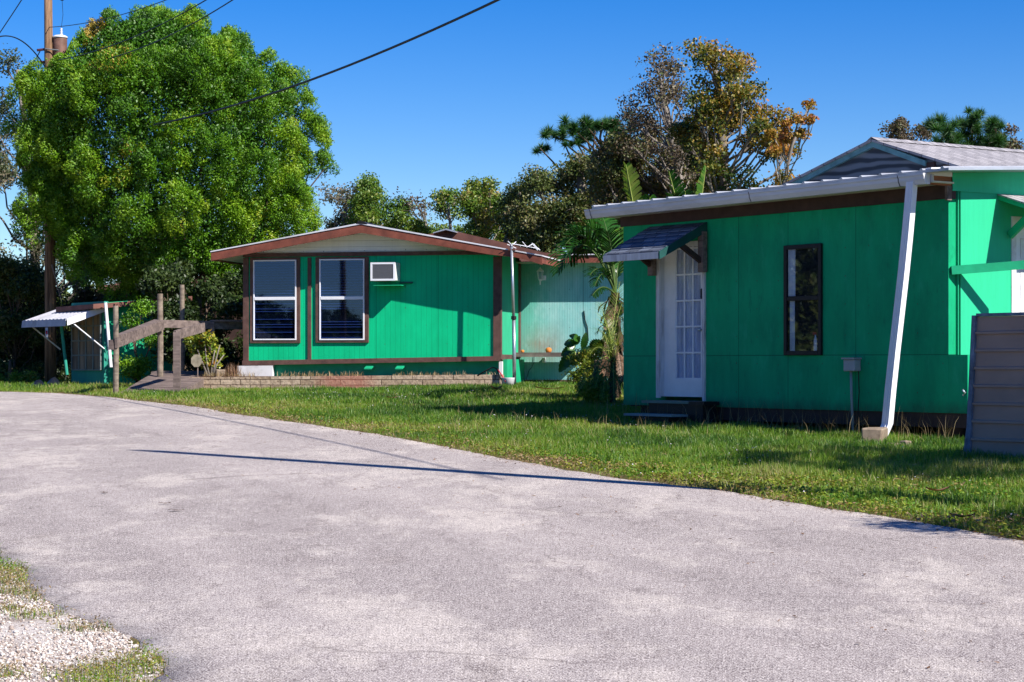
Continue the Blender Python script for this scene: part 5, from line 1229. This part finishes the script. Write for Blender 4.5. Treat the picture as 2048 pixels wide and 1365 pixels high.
tree('olive_tree', 'broad grey green tree at the left edge, pale dry leaves low down', W(-60, 760, 54), [W(-50, 560, 54), W(-40, 420, 54), W(-30, 300, 54)],
     lobes_px(fill([(-160, 260), (0, 230), (30, 420), (60, 560), (60, 640), (-160, 640)], 22, 30, 50, 4), 54, 1.5, 6), 'olive', clumps=14, clump_r=.34, per=60, L=.09, Wd=.045, seed=6, tint=(.55, .25), r0=.15, hollow=False)
def shrubf(name, label, outline, Y, n, leaf, seed, per=70, tint=(.35, .2), dy=.8, rmin=22, rmax=40, L=.09, Wd=.045, cr=.28, cl=12, group=None, cat='shrub'):
    cx = sum(p[0] for p in outline) / len(outline)
    return tree(name, label, W(cx, 760, Y), [W(cx, 740, Y), W(cx, 720, Y)], lobes_px(fill(outline, n, rmin, rmax, seed), Y, dy, seed), leaf, bark='bark', clumps=cl, clump_r=cr, per=per, L=L, Wd=Wd, seed=seed, tint=tint, r0=.06, hollow=False, category=cat, group=group)
shrubf('tall_shrub', 'dark leafy thicket left of the utility pole', [(-40, 540), (95, 540), (100, 760), (-40, 760)], 51, 24, 'oak', 21, 85, (.35, .22))
shrubf('tall_shrub', 'dark hedge filling the far left corner behind the end of the road', [(-120, 620), (120, 620), (125, 765), (-120, 765)], 56, 34, 'oak', 29, 95, (.25, .2), 1.0, 26, 44, .11, .06, .34)
shrubf('tall_shrub', 'olive thicket behind the small green house, right of the utility pole', [(90, 440), (220, 440), (260, 600), (230, 760), (100, 760)], 53, 22, 'olive', 22, 85, (.45, .2))
shrubf('tall_shrub', 'deep green undergrowth between ramp posts under the big tree', [(290, 560), (480, 545), (480, 745), (330, 745)], 44.6, 20, 'oak', 23, 110, (.12, .12), .6)
shrubf('tall_shrub', 'dark bushes closing the view behind the big tree trunks', [(200, 540), (520, 500), (520, 760), (250, 760)], 52, 30, 'oak', 24, 100, (.1, .1), .8, 30, 50)
shrubf('low_branch_shrub', 'drooping feathery shrub growing against the small green house', [(255, 640), (300, 600), (315, 700), (290, 760), (240, 750), (262, 700)], 42.6, 7, 'cypress', 25, 60, (.35, .15), .4, 14, 24, .06, .025, .2)
shrubf('verge_shrub', 'low yellow green weeds behind the far end of the road', [(-20, 745), (60, 755), (60, 775), (-20, 775)], 47, 8, 'grass', 26, 60, (.6, .2), .6, 8, 14, .07, .02, .15)

# --- far trees behind the mobile home, from left to right
G1 = 'trees far behind the mobile home'
def fartree(label, trunkpx, outline, n, Y, leaf, seed, per=40, tint=(.45, .22), rmin=14, rmax=28, cl=9, cr=.32, L=.11, Wd=.055, r0=.12, bark='greybark', name='far_tree', grp=G1, **k):
    tr = [W(a, b, Y) for a, b in trunkpx[1:]]
    return tree(name, label, W(trunkpx[0][0], 760, Y), tr, lobes_px(fill(outline, n, rmin, rmax, seed), Y, 1.2, seed), leaf, bark=bark, clumps=cl, clump_r=cr, per=per, L=L, Wd=Wd, seed=seed, tint=tint, r0=r0, hollow=False, group=grp, **k)
fartree('thin pale leafy tree right beside the big round tree', [(690, 0), (690, 520), (688, 440), (692, 400)], [(655, 385), (720, 385), (735, 440), (700, 480), (655, 480)], 20, 72, 'olive', 41, 22, (.6, .25), cr=.3)
fartree('bushy mid green tree with a slim pointed top behind the roof ridge', [(745, 0), (745, 500), (742, 430), (738, 375)], [(738, 362), (750, 400), (790, 400), (830, 445), (860, 490), (700, 490), (715, 420)], 34, 70, 'far', 42, 52, (.42, .18))
fartree('low green tree behind the slope of the roof', [(900, 0), (900, 500), (890, 470)], [(700, 455), (800, 450), (860, 465), (900, 475), (960, 445), (1060, 455), (1060, 500), (700, 495)], 30, 74, 'far', 43, 48, (.42, .2))
fartree('bare reddish sapling leaning left behind the roof', [(870, 0), (866, 500), (845, 430), (825, 395)], [(800, 400), (850, 385), (860, 450), (810, 440)], 8, 71, 'plum', 44, 4, (.5, .3), cr=.35, r0=.06)
fartree('sparse forked tree with thin leaf tufts', [(905, 0), (903, 500), (900, 440), (895, 405)], [(865, 398), (900, 388), (930, 400), (930, 450), (890, 440)], 9, 69, 'far', 45, 22, (.5, .2), cr=.25, r0=.08)
fartree('yellow green tree with a pale straight stem', [(965, 0), (966, 500), (968, 430), (955, 380)], [(935, 385), (960, 365), (1000, 385), (1015, 440), (1010, 490), (930, 490)], 30, 66, 'far', 46, 42, (.6, .22))
fartree('dark leaning tree with a rust tinged crown', [(1000, 0), (1008, 500), (1025, 430), (1040, 385)], [(1015, 378), (1048, 365), (1055, 420), (1050, 460), (1010, 470)], 18, 64, 'oak', 47, 36, (.35, .22))
# --- large oak
fartree('large dull green oak between the two buildings', [(1180, 0), (1180, 560), (1170, 450), (1165, 380), (1160, 330)], [(1060, 370), (1110, 345), (1150, 335), (1200, 335), (1260, 340), (1300, 420), (1300, 520), (1040, 530), (1045, 430)], 95, 58, 'oak', 51, 80, (.5, .22), 22, 40, 12, .34, .085, .05, .3, name='oak_tree', grp=None)
# behind the gutter: brown-green mass
fartree('dusty brown green oak rising behind the gutter', [(1330, 0), (1330, 500), (1330, 400), (1335, 330)], [(1200, 340), (1240, 270), (1300, 270), (1400, 300), (1440, 380), (1440, 470), (1210, 480)], 70, 54, 'oak', 52, 70, (.62, .22), 22, 38, 12, .32, .085, .05, .22, name='oak_tree', grp=None)
# --- pine with flat tufted crown
def pine(label, basepx, Y, spine, tufts, seed, tr_=.13, size=.34, group=None, leaf='pine', per=170):
    rg = np.random.default_rng(seed); base = W(basepx, 760, Y); base.z = float(gz(base.x, Y)) - .05; B0 = np.array(base)
    root = empty('pine_tree', base, 0, label, 'tree', group); tm = MB()
    sp_ = [(0, 0, 0)] + [tuple(np.array(W(a, b, Y)) - B0) for a, b in spine]; tm.tube(sp_, [tr_ * (1 - .6 * i / (len(sp_) - 1)) for i in range(len(sp_))], 8)
    V = []; T = []
    for (px, py, s) in tufts:
        c = np.array(W(px, py, Y + rg.uniform(-1.2, 1.2))) - B0
        j = min(range(len(sp_)), key=lambda i: abs(sp_[i][2] - (c[2] - 1.0)) + .3 * abs(sp_[i][0] - c[0])); limb(tm, sp_[j], c, tr_ * .4, .02, rg, 5, .08, 5)
        for q in range(3):
            cc = c + rg.normal(0, size * s * .45, 3) * np.array([1, 1, .5]); n = per
            d = nrand(rg, n) + np.array([0, 0, .45]); d /= np.linalg.norm(d, axis=1)[:, None]; ln = size * s * rg.uniform(.6, 1, (n, 1)); sd = np.cross(d, nrand(rg, n)); sd /= np.linalg.norm(sd, axis=1)[:, None]
            wdt = .012
            V.append(np.stack([cc + sd * wdt, cc - sd * wdt, cc + d * ln], 1)); T.append(np.clip(rg.normal(.45, .2, n) + d[:, 2] * .2, 0, 1))
    V = np.concatenate(V).reshape(-1, 3); fast_mesh('crown', V, np.arange(len(V)).reshape(-1, 3), M[leaf], root, tint=np.concatenate(T)); tm.build('trunk', M['bark'], root, smooth=True)
pine('flat topped pine with round needle tufts on bent limbs', 1190, 62, [(1195, 500), (1200, 360), (1215, 310), (1200, 280)],
     [(1080, 297, .8), (1098, 268, 1), (1120, 275, .9), (1135, 250, 1), (1150, 262, 1), (1165, 245, 1), (1180, 255, 1.1), (1172, 275, 1), (1190, 262, 1), (1205, 245, 1), (1215, 250, 1), (1235, 245, 1), (1248, 255, 1), (1245, 270, .9), (1225, 262, .9), (1150, 282, .8), (1130, 290, .6)], 61)
# --- bare purplish tree
fartree('half bare purple brown tree left of the autumn tree', [(1370, 0), (1365, 420), (1355, 330), (1335, 240), (1320, 160)], [(1300, 120), (1340, 110), (1375, 150), (1400, 260), (1400, 380), (1300, 360), (1250, 280), (1262, 200)], 40, 52, 'plum', 62, 15, (.5, .3), 20, 34, 12, .28, .075, .05, .14, bark='greybark', name='bare_tree', grp=None)
# --- autumn maple
def mt(P, T, rg): return T + np.clip((P[:, 0] - 5.6) * .16, -.25, .3) + np.clip((P[:, 2] - 9) * .06, -.2, .25)
fartree('tall autumn tree with green, gold and rust leaves', [(1450, 0), (1450, 400), (1445, 300), (1440, 200), (1425, 110)], [(1395, 95), (1480, 100), (1500, 170), (1540, 190), (1570, 260), (1600, 340), (1590, 410), (1380, 410), (1365, 260)], 70, 47, 'maple', 63, 26, (.6, .26), 18, 34, 12, .22, .075, .055, .16, name='maple_tree', grp=None, tintf=mt)
fartree('slender rust leaved sapling leaning right of the autumn tree', [(1560, 0), (1565, 380), (1585, 290), (1615, 220)], [(1600, 225), (1625, 205), (1620, 240), (1585, 300), (1545, 320), (1540, 270)], 18, 46, 'maple', 64, 26, (.72, .15), 8, 14, 8, .14, .07, .05, .05, name='maple_tree', grp=None)
# thin top shoots of the maple
# --- right hand trees behind the shingle roof
fartree('sparse brown tree above the shingle roof, left of the pines', [(1830, 0), (1830, 330), (1825, 290)], [(1765, 255), (1800, 250), (1850, 248), (1880, 270), (1880, 310), (1765, 305)], 16, 70, 'plum', 71, 24, (.55, .25), 12, 20, 9, .22, .09, .06, .08, name='far_tree', grp='trees behind the shingle roof')
fartree('sparse brown tree above the shingle roof, right of the pines', [(2010, 0), (2010, 340), (2012, 300)], [(1985, 270), (2035, 260), (2035, 305), (1990, 310)], 9, 70, 'plum', 72, 20, (.55, .25), 12, 18, 9, .22, .09, .06, .08, name='far_tree', grp='trees behind the shingle roof')
pine('feathery pine behind the shingle roof, shortest and left of three', 1895, 68, [(1895, 350), (1893, 290), (1888, 250)], [(1885, 243, 1), (1880, 258, 1), (1892, 262, 1), (1895, 280, 1), (1885, 290, 1), (1905, 275, .9), (1910, 295, 1), (1900, 300, 1)], 73, .07, .42, 'pines behind the shingle roof')
pine('feathery pine behind the shingle roof, tallest and middle of three', 1945, 69, [(1945, 350), (1944, 290), (1944, 230)], [(1943, 226, .7), (1945, 240, .8), (1952, 250, 1), (1938, 252, 1), (1950, 268, 1), (1930, 272, 1), (1960, 290, 1), (1935, 295, 1), (1925, 255, .8), (1948, 300, 1)], 74, .07, .42, 'pines behind the shingle roof')
pine('feathery pine behind the shingle roof, right of three', 1990, 68, [(1992, 350), (1991, 290), (1990, 255)], [(1990, 250, .9), (1985, 262, 1), (1998, 262, 1), (1980, 285, 1), (1975, 300, 1), (1998, 282, 1), (1990, 300, 1), (1965, 302, 1)], 75, .07, .42, 'pines behind the shingle roof')

# ------------------------------------------------------------------ broad leaved plants between the houses
def frond(root_parent, base, tip, droop, width, seed, leaf='frond', nseg=26, gap=.12, name='leaf', petiole=.3, rad=.018, tint=.5, ang=.55, mid='midrib', leaflets=False):
    rg = np.random.default_rng(seed); base = Vector(base); tip = Vector(tip); pts = []
    for i in range(nseg + 1):
        t = i / nseg; q = base.lerp(tip, t); q.z += droop * 4 * t * (1 - t) * .5 - max(0, t - .5) ** 2 * droop; pts.append(q)
    MB().tube([tuple(p) for p in pts], [rad * (1 - .8 * i / nseg) for i in range(nseg + 1)], 5).build('midrib', M[mid], root_parent)
    V = []; Fq = []; T = []
    L = (tip - base).length; side0 = (tip - base).cross(Vector((0, 0, 1)))
    if side0.length < .1 * L: side0 = Vector((1, 0, 0))
    side0.normalize()
    tw = rg.uniform(-.6, .6)
    k0 = int(nseg * petiole)
    for i in range(k0, nseg):
        t = (i - k0) / (nseg - k0); d = (pts[i + 1] - pts[i]); dl = d.normalized(); up = side0.cross(dl).normalized()
        wloc = width * (math.sin(math.pi * min(1, t * .9 + .08)) ** .6) * rg.uniform(.85, 1.05)
        for sgn in (-1, 1):
            sd = (side0 * sgn * math.cos(tw) + up * math.sin(tw)).normalized(); v = (sd * (1 - ang * .5) + dl * ang + Vector((0, 0, -.18)) + up * .15).normalized()
            v = (v + Vector(tuple(rg.normal(0, .06, 3)))).normalized()
            a = pts[i]; b = pts[i + 1] if not leaflets else pts[i] + d * .35
            ga = d * gap * rg.uniform(0, 1.3)
            o1 = a + v * wloc * .5 + up * wloc * .05; o2 = b + v * wloc * .5 - ga + up * wloc * .05
            e1 = a + v * wloc + d * (.3 if leaflets else 0) - Vector((0, 0, wloc * .1)); e2 = (e1 + d * .08) if leaflets else (b + v * wloc * rg.uniform(.9, 1) - ga * 2 - Vector((0, 0, wloc * .1)))
            n = len(V); V += [a, b, o2, o1, e2, e1]; Fq += [(n, n + 1, n + 2, n + 3), (n + 3, n + 2, n + 4, n + 5)]; q = min(1, max(0, rg.normal(tint, .1))); T += [q, q]
    return fast_mesh(name, np.array([tuple(v) for v in V]), np.array(Fq), M[leaf], root_parent, tint=T)

PYY = 31.8
PO = 1.7
def plantroot(name, px, Y, label, cat='plant', group=None):
    Y = Y + PO
    q = W(px, 700, Y); q.z = float(gz(q.x, q.y)) - .03; return empty(name, q, 0, label, cat, group), q
pr_, pq = plantroot('bird_of_paradise', 1228, 32.2, 'large bird of paradise plant with arching torn leaves beside the green building', 'plant')
def R_(px, py, Y): return W(px, py, Y + PO) - pq
stem = [(0, 0, 0), tuple(R_(1226, 740, 32.2)), tuple(R_(1229, 680, 32.2)), tuple(R_(1226, 640, 32.2)), tuple(R_(1231, 585, 32.2))]
MB().tube(stem, [.10, .09, .11, .10, .07], 10).build('trunk', M['fibre'], pr_)
# ragged husks that clothe the stem
rgh = np.random.default_rng(12); V = []; Fq = []; T = []
for i in range(200):
    t = rgh.uniform(0, 1); c0 = np.array(R_(1227 + rgh.normal(0, 2), 760 - 170 * t, 32.2)); a = rgh.uniform(0, 6.28); o_ = np.array([math.cos(a), math.sin(a), 0]); ln = rgh.uniform(.12, .4)
    p0 = c0 + o_ * .07; p1 = p0 + o_ * rgh.uniform(.05, .16) + np.array([0, 0, -ln * .5]); p2_ = p1 + o_ * .03 + np.array([0, 0, -ln * .5]); sd = np.cross(o_, [0, 0, 1]) * rgh.uniform(.01, .035)
    n = len(V); V += [p0 - sd, p0 + sd, p1 + sd, p1 - sd, p2_ + sd * .4, p2_ - sd * .4]; Fq += [(n, n + 1, n + 2, n + 3), (n + 3, n + 2, n + 4, n + 5)]; q = rgh.uniform(0, .35); T += [q, q]
fast_mesh('husks', np.array(V), np.array(Fq), M['fibre'], pr_, tint=T)
hub = R_(1231, 590, 32.2)
specs = [((1118, 515, 31.2), .95, .42, .2, .42), ((1128, 470, 31.8), .75, .42, .15, .4), ((1165, 440, 32.6), .5, .40, .3, .4), ((1205, 425, 33.0), .3, .38, .3, .4), ((1240, 455, 33.6), .15, .36, .6, .4),
  ((1180, 540, 31.3), .35, .26, .05, .35), ((1200, 480, 32.9), .4, .36, .35, .35), ((1160, 500, 33.2), .6, .4, .1, .4), ((1240, 500, 33.5), .2, .34, .75, .3), ((1215, 455, 31.9), .25, .34, .15, .35), ((1150, 455, 32.2), .9, .38, .25, .38), ((1140, 500, 32.6), .8, .36, .1, .4), ((1205, 500, 31.8), .5, .3, .08, .35), ((1222, 470, 32.4), .3, .3, .5, .3), ((1190, 560, 31.4), .4, .24, .05, .3), ((1238, 520, 32.5), .2, .28, .12, .3), ((1185, 585, 31.6), .2, .2, .05, .3),
  ((1252, 330, 34.0), .0, .27, .92, .45), ((1338, 342, 34.5), .05, .27, .25, .4), ((1412, 332, 34.8), .05, .17, .7, .4), ((1300, 392, 34.3), .1, .3, .3, .4), ((1370, 380, 34.9), .1, .3, .2, .35), ((1345, 385, 34.2), .2, .3, .15, .4), ((1275, 392, 34.3), .1, .28, .2, .4)]
hub2 = R_(1290, 540, 34.6); hub3 = R_(1385, 540, 34.9)
for i, (tp__, dr_, wd_, tn_, pt_) in enumerate(specs):
    h_ = hub if i < 17 else (hub2 if tp__[0] < 1310 else hub3)
    frond(pr_, h_, R_(*tp__), dr_, wd_, 100 + i, petiole=pt_, tint=tn_, nseg=34, rad=.02, ang=.7, mid='petiole' if i < 17 else 'midrib')
for a_, h_ in ((1290, hub2), (1385, hub3)): MB().tube([tuple(R_(a_, 770, 34.7)), tuple(h_)], [.12, .1], 10).build('trunk', M['fibre'], pr_)
for i, (a, b) in enumerate((((1226, 690), (1205, 735)), ((1235, 660), (1213, 705)), ((1228, 630), (1208, 655)), ((1235, 610), (1215, 640)), ((1222, 720), (1205, 770)), ((1238, 700), (1246, 760)))):
    frond(pr_, R_(a[0], a[1], 32.1), R_(b[0], b[1], 31.8), .05, .14, 140 + i, leaf='brownleaf', petiole=.1, nseg=12, rad=.01, mid='fibre', name='dead_leaf')
# small palms below
pp_, pq2 = plantroot('areca_palm', 1225, 31.3, 'small palm with drooping yellow green leaflets at the foot of the green wall', 'palm')
def R2(px, py, Y): return W(px, py, Y + PO) - pq2
for i, (tx, ty, Y, dr_, tn_) in enumerate(((1165, 745, 31, .25, .6), (1180, 700, 31.2, .3, .55), (1245, 600, 31.5, .15, .5), (1212, 640, 31.4, .1, .5), (1150, 790, 30.9, .2, .15), (1190, 770, 30.6, .25, .4), (1235, 690, 31.0, .2, .75), (1240, 740, 30.8, .25, .85), (1205, 790, 30.5, .2, .3), (1170, 720, 31.6, .3, .7), (1235, 790, 30.7, .2, .3), (1215, 690, 31.5, .3, .6), (1240, 560, 31.7, .12, .45), (1200, 600, 31.8, .2, .3), (1180, 760, 30.9, .3, .1), (1195, 745, 30.7, .35, .2), (1215, 770, 30.6, .3, .15), (1228, 800, 30.5, .2, .1), (1160, 770, 30.8, .2, .05), (1243, 650, 31.0, .2, .6), (1205, 670, 31.1, .3, .4), (1190, 660, 31.6, .3, .35), (1242, 775, 30.7, .2, .5))):
    frond(pp_, R2(1226 + (i * 7) % 14 - 7, 745 - (i * 13) % 40, 31.3), R2(tx, ty, Y), dr_, .22, 200 + i, leaf='palmleaf', petiole=.15, nseg=26, rad=.009, leaflets=True, tint=tn_, ang=.8)
MB().tube([(0, 0, 0), tuple(R2(1226, 700, 31.3))], [.05, .04], 8).build('trunk', M['fibre'], pp_)
# philodendron
ph, pq3 = plantroot('philodendron', 1172, 33, 'dark glossy plant with big split leaves in front of the teal wall', 'plant')
def R3(px, py, Y): return W(px, py, Y + PO) - pq3
def bigleaf(par, base, tip, wd, seed, tint, fold=.25):
    rg = np.random.default_rng(seed); base = Vector(base); tip = Vector(tip); ax = tip - base; L = ax.length; d = ax / L; side = d.cross(Vector((.2, -1, .25))).normalized(); up = side.cross(d); V = []; Fq = []; n = 16
    for i in range(n + 1):
        t = i / n; q = base + ax * t + up * .08 * L * math.sin(math.pi * t); w_ = wd * math.sin(math.pi * min(1, t * .93 + .06)) ** .7 * (1 if i % 2 else .8)
        V += [q + side * w_ + up * w_ * fold, q, q - side * w_ + up * w_ * fold]
    for i in range(n): a = i * 3; Fq += [(a, a + 1, a + 4, a + 3), (a + 1, a + 2, a + 5, a + 4)]
    fast_mesh('leaf', np.array([tuple(v) for v in V]), np.array(Fq), M['frond'], par, tint=np.clip(rg.normal(tint, .05, len(Fq)), 0, 1))
for i, (a, b, wd_, tn_) in enumerate((((1146, 700), (1118, 745), .11, .45), ((1150, 690), (1122, 712), .08, .5), ((1152, 685), (1128, 690), .08, .35), ((1158, 680), (1138, 672), .07, .5), ((1180, 700), (1208, 684), .13, .05), ((1160, 705), (1195, 708), .12, .03), ((1195, 700), (1206, 678), .08, .1), ((1150, 690), (1160, 672), .05, .3), ((1165, 700), (1172, 665), .07, .1), ((1175, 700), (1158, 722), .08, .3), ((1190, 800), (1150, 790), .07, .03), ((1195, 775), (1148, 796), .06, .03), ((1175, 712), (1140, 730), .09, .3), ((1185, 725), (1150, 760), .08, .4), ((1200, 720), (1222, 760), .10, .2), ((1205, 740), (1180, 775), .08, .5), ((1215, 705), (1240, 740), .09, .35), ((1190, 740), (1165, 768), .07, .55), ((1210, 690), (1232, 668), .09, .15), ((1215, 770), (1195, 800), .07, .3))):
    bigleaf(ph, R3(a[0], a[1], 33), R3(b[0], b[1], 32.8 + .1 * (i % 3)), wd_, 300 + i, tn_)
m = MB()
for px in (1150, 1165, 1180, 1192): m.tube([(0.1, 0, 0), tuple(R3(px, 730, 33)), tuple(R3(px, 700, 33))], .012, 5)
m.build('stem', M['midrib'], ph)
shrubf('leafy_bush', 'loose yellow green bush growing under the split leaf plant', [(1160, 700), (1215, 700), (1220, 800), (1175, 800), (1150, 760)], 34.0, 20, 'croton', 81, 30, (.45, .2), .3, 8, 16, .05, .022, .14)
shrubf('leafy_bush', 'bright low bush at the edge of the lawn below the teal wall', [(1168, 760), (1215, 770), (1215, 805), (1170, 800)], 33.0, 10, 'grass', 82, 60, (.6, .15), .3, 8, 14, .05, .025, .12)
# croton by the ramp
shrubf('croton_bush', 'round yellow green croton bush beside the ramp', [(380, 690), (400, 675), (440, 672), (462, 700), (455, 730), (400, 735)], 40.9, 17, 'croton', 83, 20, (.5, .25), .22, 9, 15, .085, .036, .13, 9)
m = MB(); q = W(418, 752, 40.7)
for i, (a, b) in enumerate(((395, 700), (410, 690), (430, 700), (448, 710), (440, 690))): m.tube([tuple(W(418 + i * 2, 758, 40.7) - q), tuple(W((418 + a) / 2, 730, 40.7) - q), tuple(W(a, b, 40.7) - q)], [.025, .018, .01], 5)
o = m.build('bare_stem_cluster', M['greybark'], None, smooth=True); o.location = q; tag(o, 'pale branching stem in the planter under the croton leaves', 'stem')
# faded octagonal sign plate on a stick, broken block, dry grass
q = W(393, 752, 40.6); sgn = empty('garden_marker', (q.x, q.y, float(gz(q.x, q.y))), 0, 'faded octagonal plate on a short stick left of the croton bush', 'sign')
zc = W(393, 722, 40.6).z - sgn.location.z; m = MB(); m.prism([(.11 * math.cos(R(22.5 + 45 * i)), zc + .13 * math.sin(R(22.5 + 45 * i))) for i in range(8)], -.01, .01); m.build('plate', simple('faded plate', (.26, .23, .17), .8, .3, 12, dirt=(.2, .15, .1)), sgn)
MB().tube([(.02, 0.02, 0), (.02, .02, zc)], .012, 5).build('stick', M['deadwood'], sgn)
q = W(442, 752, 40.6); rock('broken_block', (q.x, q.y, q.z - .02), (.2, .14, .13), 'concrete', 'broken concrete block in the planter by the dry grass clump', 'block', 9, .4)
q = W(464, 753, 40.55); rg2 = np.random.default_rng(9); n = 160; V, F3 = blades(q.x + rg2.normal(0, .07, n), q.y + rg2.normal(0, .06, n), rg2.uniform(.12, .3, n), .008, rg2, .35, q.z - float(gz(q.x, q.y)))
tag(fast_mesh('dry_grass_clump', V, F3, M['brownleaf'], tint=np.tile(rg2.uniform(.3, 1, n), 3), loc=(q.x, q.y, q.z)), 'dry brown grass clump in the planter at the left corner of the mobile home', 'plant')

# ------------------------------------------------------------------ fallen leaves
def deadleaf(px, py, s, label, seed, curl=.25, onroad=True, grp='fallen leaves'):
    rg = np.random.default_rng(seed); q = G(px, py); V = []; Fq = []; n = 8; an = rg.uniform(-.9, .9)
    for i in range(n + 1):
        t = i / n * 2 - 1; w_ = s * .28 * (1 - t * t) + .002
        for k in (-1, 0, 1): V.append((t * s * math.cos(an) - k * w_ * math.sin(an), t * s * math.sin(an) + k * w_ * math.cos(an), .012 + curl * s * (abs(t) ** 2 * .5 + abs(k) * .25) + rg.normal(0, .002)))
    for i in range(n): a = i * 3; Fq += [(a, a + 1, a + 4, a + 3), (a + 1, a + 2, a + 5, a + 4)]
    o = fast_mesh('fallen_leaf', np.array(V), np.array(Fq), M['brownleaf'], tint=np.full(len(Fq), rg.uniform(0, .7))); o.location = (q.x, q.y, q.z + (.012 if onroad else .06)); return tag(o, label, 'leaf', grp)
deadleaf(330, 1013, .05, 'curled brown leaf on the road, the upper of a close pair', 1); deadleaf(352, 1027, .07, 'flat brown leaf on the road, just below a curled one', 2, .1); deadleaf(209, 991, .045, 'small dark leaf alone on the left of the road', 3, .1)
deadleaf(1185, 925, .03, 'thin dark leaf near the lawn edge of the road', 4, .2)
deadleaf(993, 787, .12, 'brown leaf standing up in the lawn in front of the antenna mast', 5, .8, False)
deadleaf(1100, 787, .25, 'long pale palm sheath lying on the lawn before the teal wall', 6, .25, False)
deadleaf(1875, 1000, .10, 'crumpled rust brown leaf in the weeds near the ribbed panel', 7, .5, False); deadleaf(1925, 1055, .09, 'rust brown leaf at the road edge in the lower right', 8, .5, False)
deadleaf(785, 805, .12, 'pinkish brown leaf lying in the middle of the lawn', 9, .3, False)

# ------------------------------------------------------------------ trees out of frame: seen in the windows, shading the verge
def offtree(name, label, x, y, h, r, seed, leaf='oak', n=22, per=60, cl=12, cr=.45, L=.16, Wd=.09, low=.1, tint=(.25, .2), lr=.3):
    rg = random.Random(seed); g = float(gz(x, y)); lb = []
    for i in range(n):
        t = rg.uniform(0, 6.28); k = rg.random() ** .5 * r; lb.append((x + k * math.cos(t), y + k * math.sin(t), g + h * rg.uniform(low, .93), r * lr))
    return tree(name, label, (x, y, g), [(x, y, g + h * .35), (x + .2, y, g + h * .7)], lb, leaf, clumps=cl, clump_r=cr, per=per, L=L, Wd=Wd, seed=seed, r0=.14, hollow=False, tint=tint)
for i, (x, y, h, r, nm) in enumerate(((-27, -3, 3.6, 3.4, 'bushy tree across the road, reflected in the left tall window'), (-32, 1, 3.7, 3.4, 'bushy tree across the road, next to the one in the window reflection'), (-22, -9, 3.6, 3.4, 'bushy tree behind the viewer on the left'), (-37, 6, 3.8, 3.4, 'bushy tree farthest back on the left across the road'), (-17, -14, 3.6, 3.2, 'bushy tree nearest behind the viewer'),
    (-24, 30, 9.5, 3.6, 'tall tree beyond the left edge, reflected in the dark window'), (-24, 36, 9.5, 3.8, 'tall tree farther along the left edge, also in the dark window'), (-25, 24, 9, 3.4, 'tall tree beyond the left edge, nearest to the road bend'))):
    offtree('roadside_tree', nm, x, y, h, r, 500 + i, n=60, per=60, L=.24, Wd=.15, low=.03)
# trees past the right edge whose shade falls over the verge
T1 = Vector((8.4, 17.4))
offtree('shade_tree', 'small tree just past the right edge, shading the lawn by the ribbed panel', 8.3, 17.3, 5.4, 1.5, 520, n=16, per=40, cr=.3, L=.12, Wd=.07, low=.72, lr=.4)
offtree('shade_tree', 'low twiggy tree past the right edge, dappling the road verge', 5.6, 13.0, 3.4, .8, 521, n=9, per=16, cr=.22, L=.12, Wd=.03, low=.7, lr=.5)
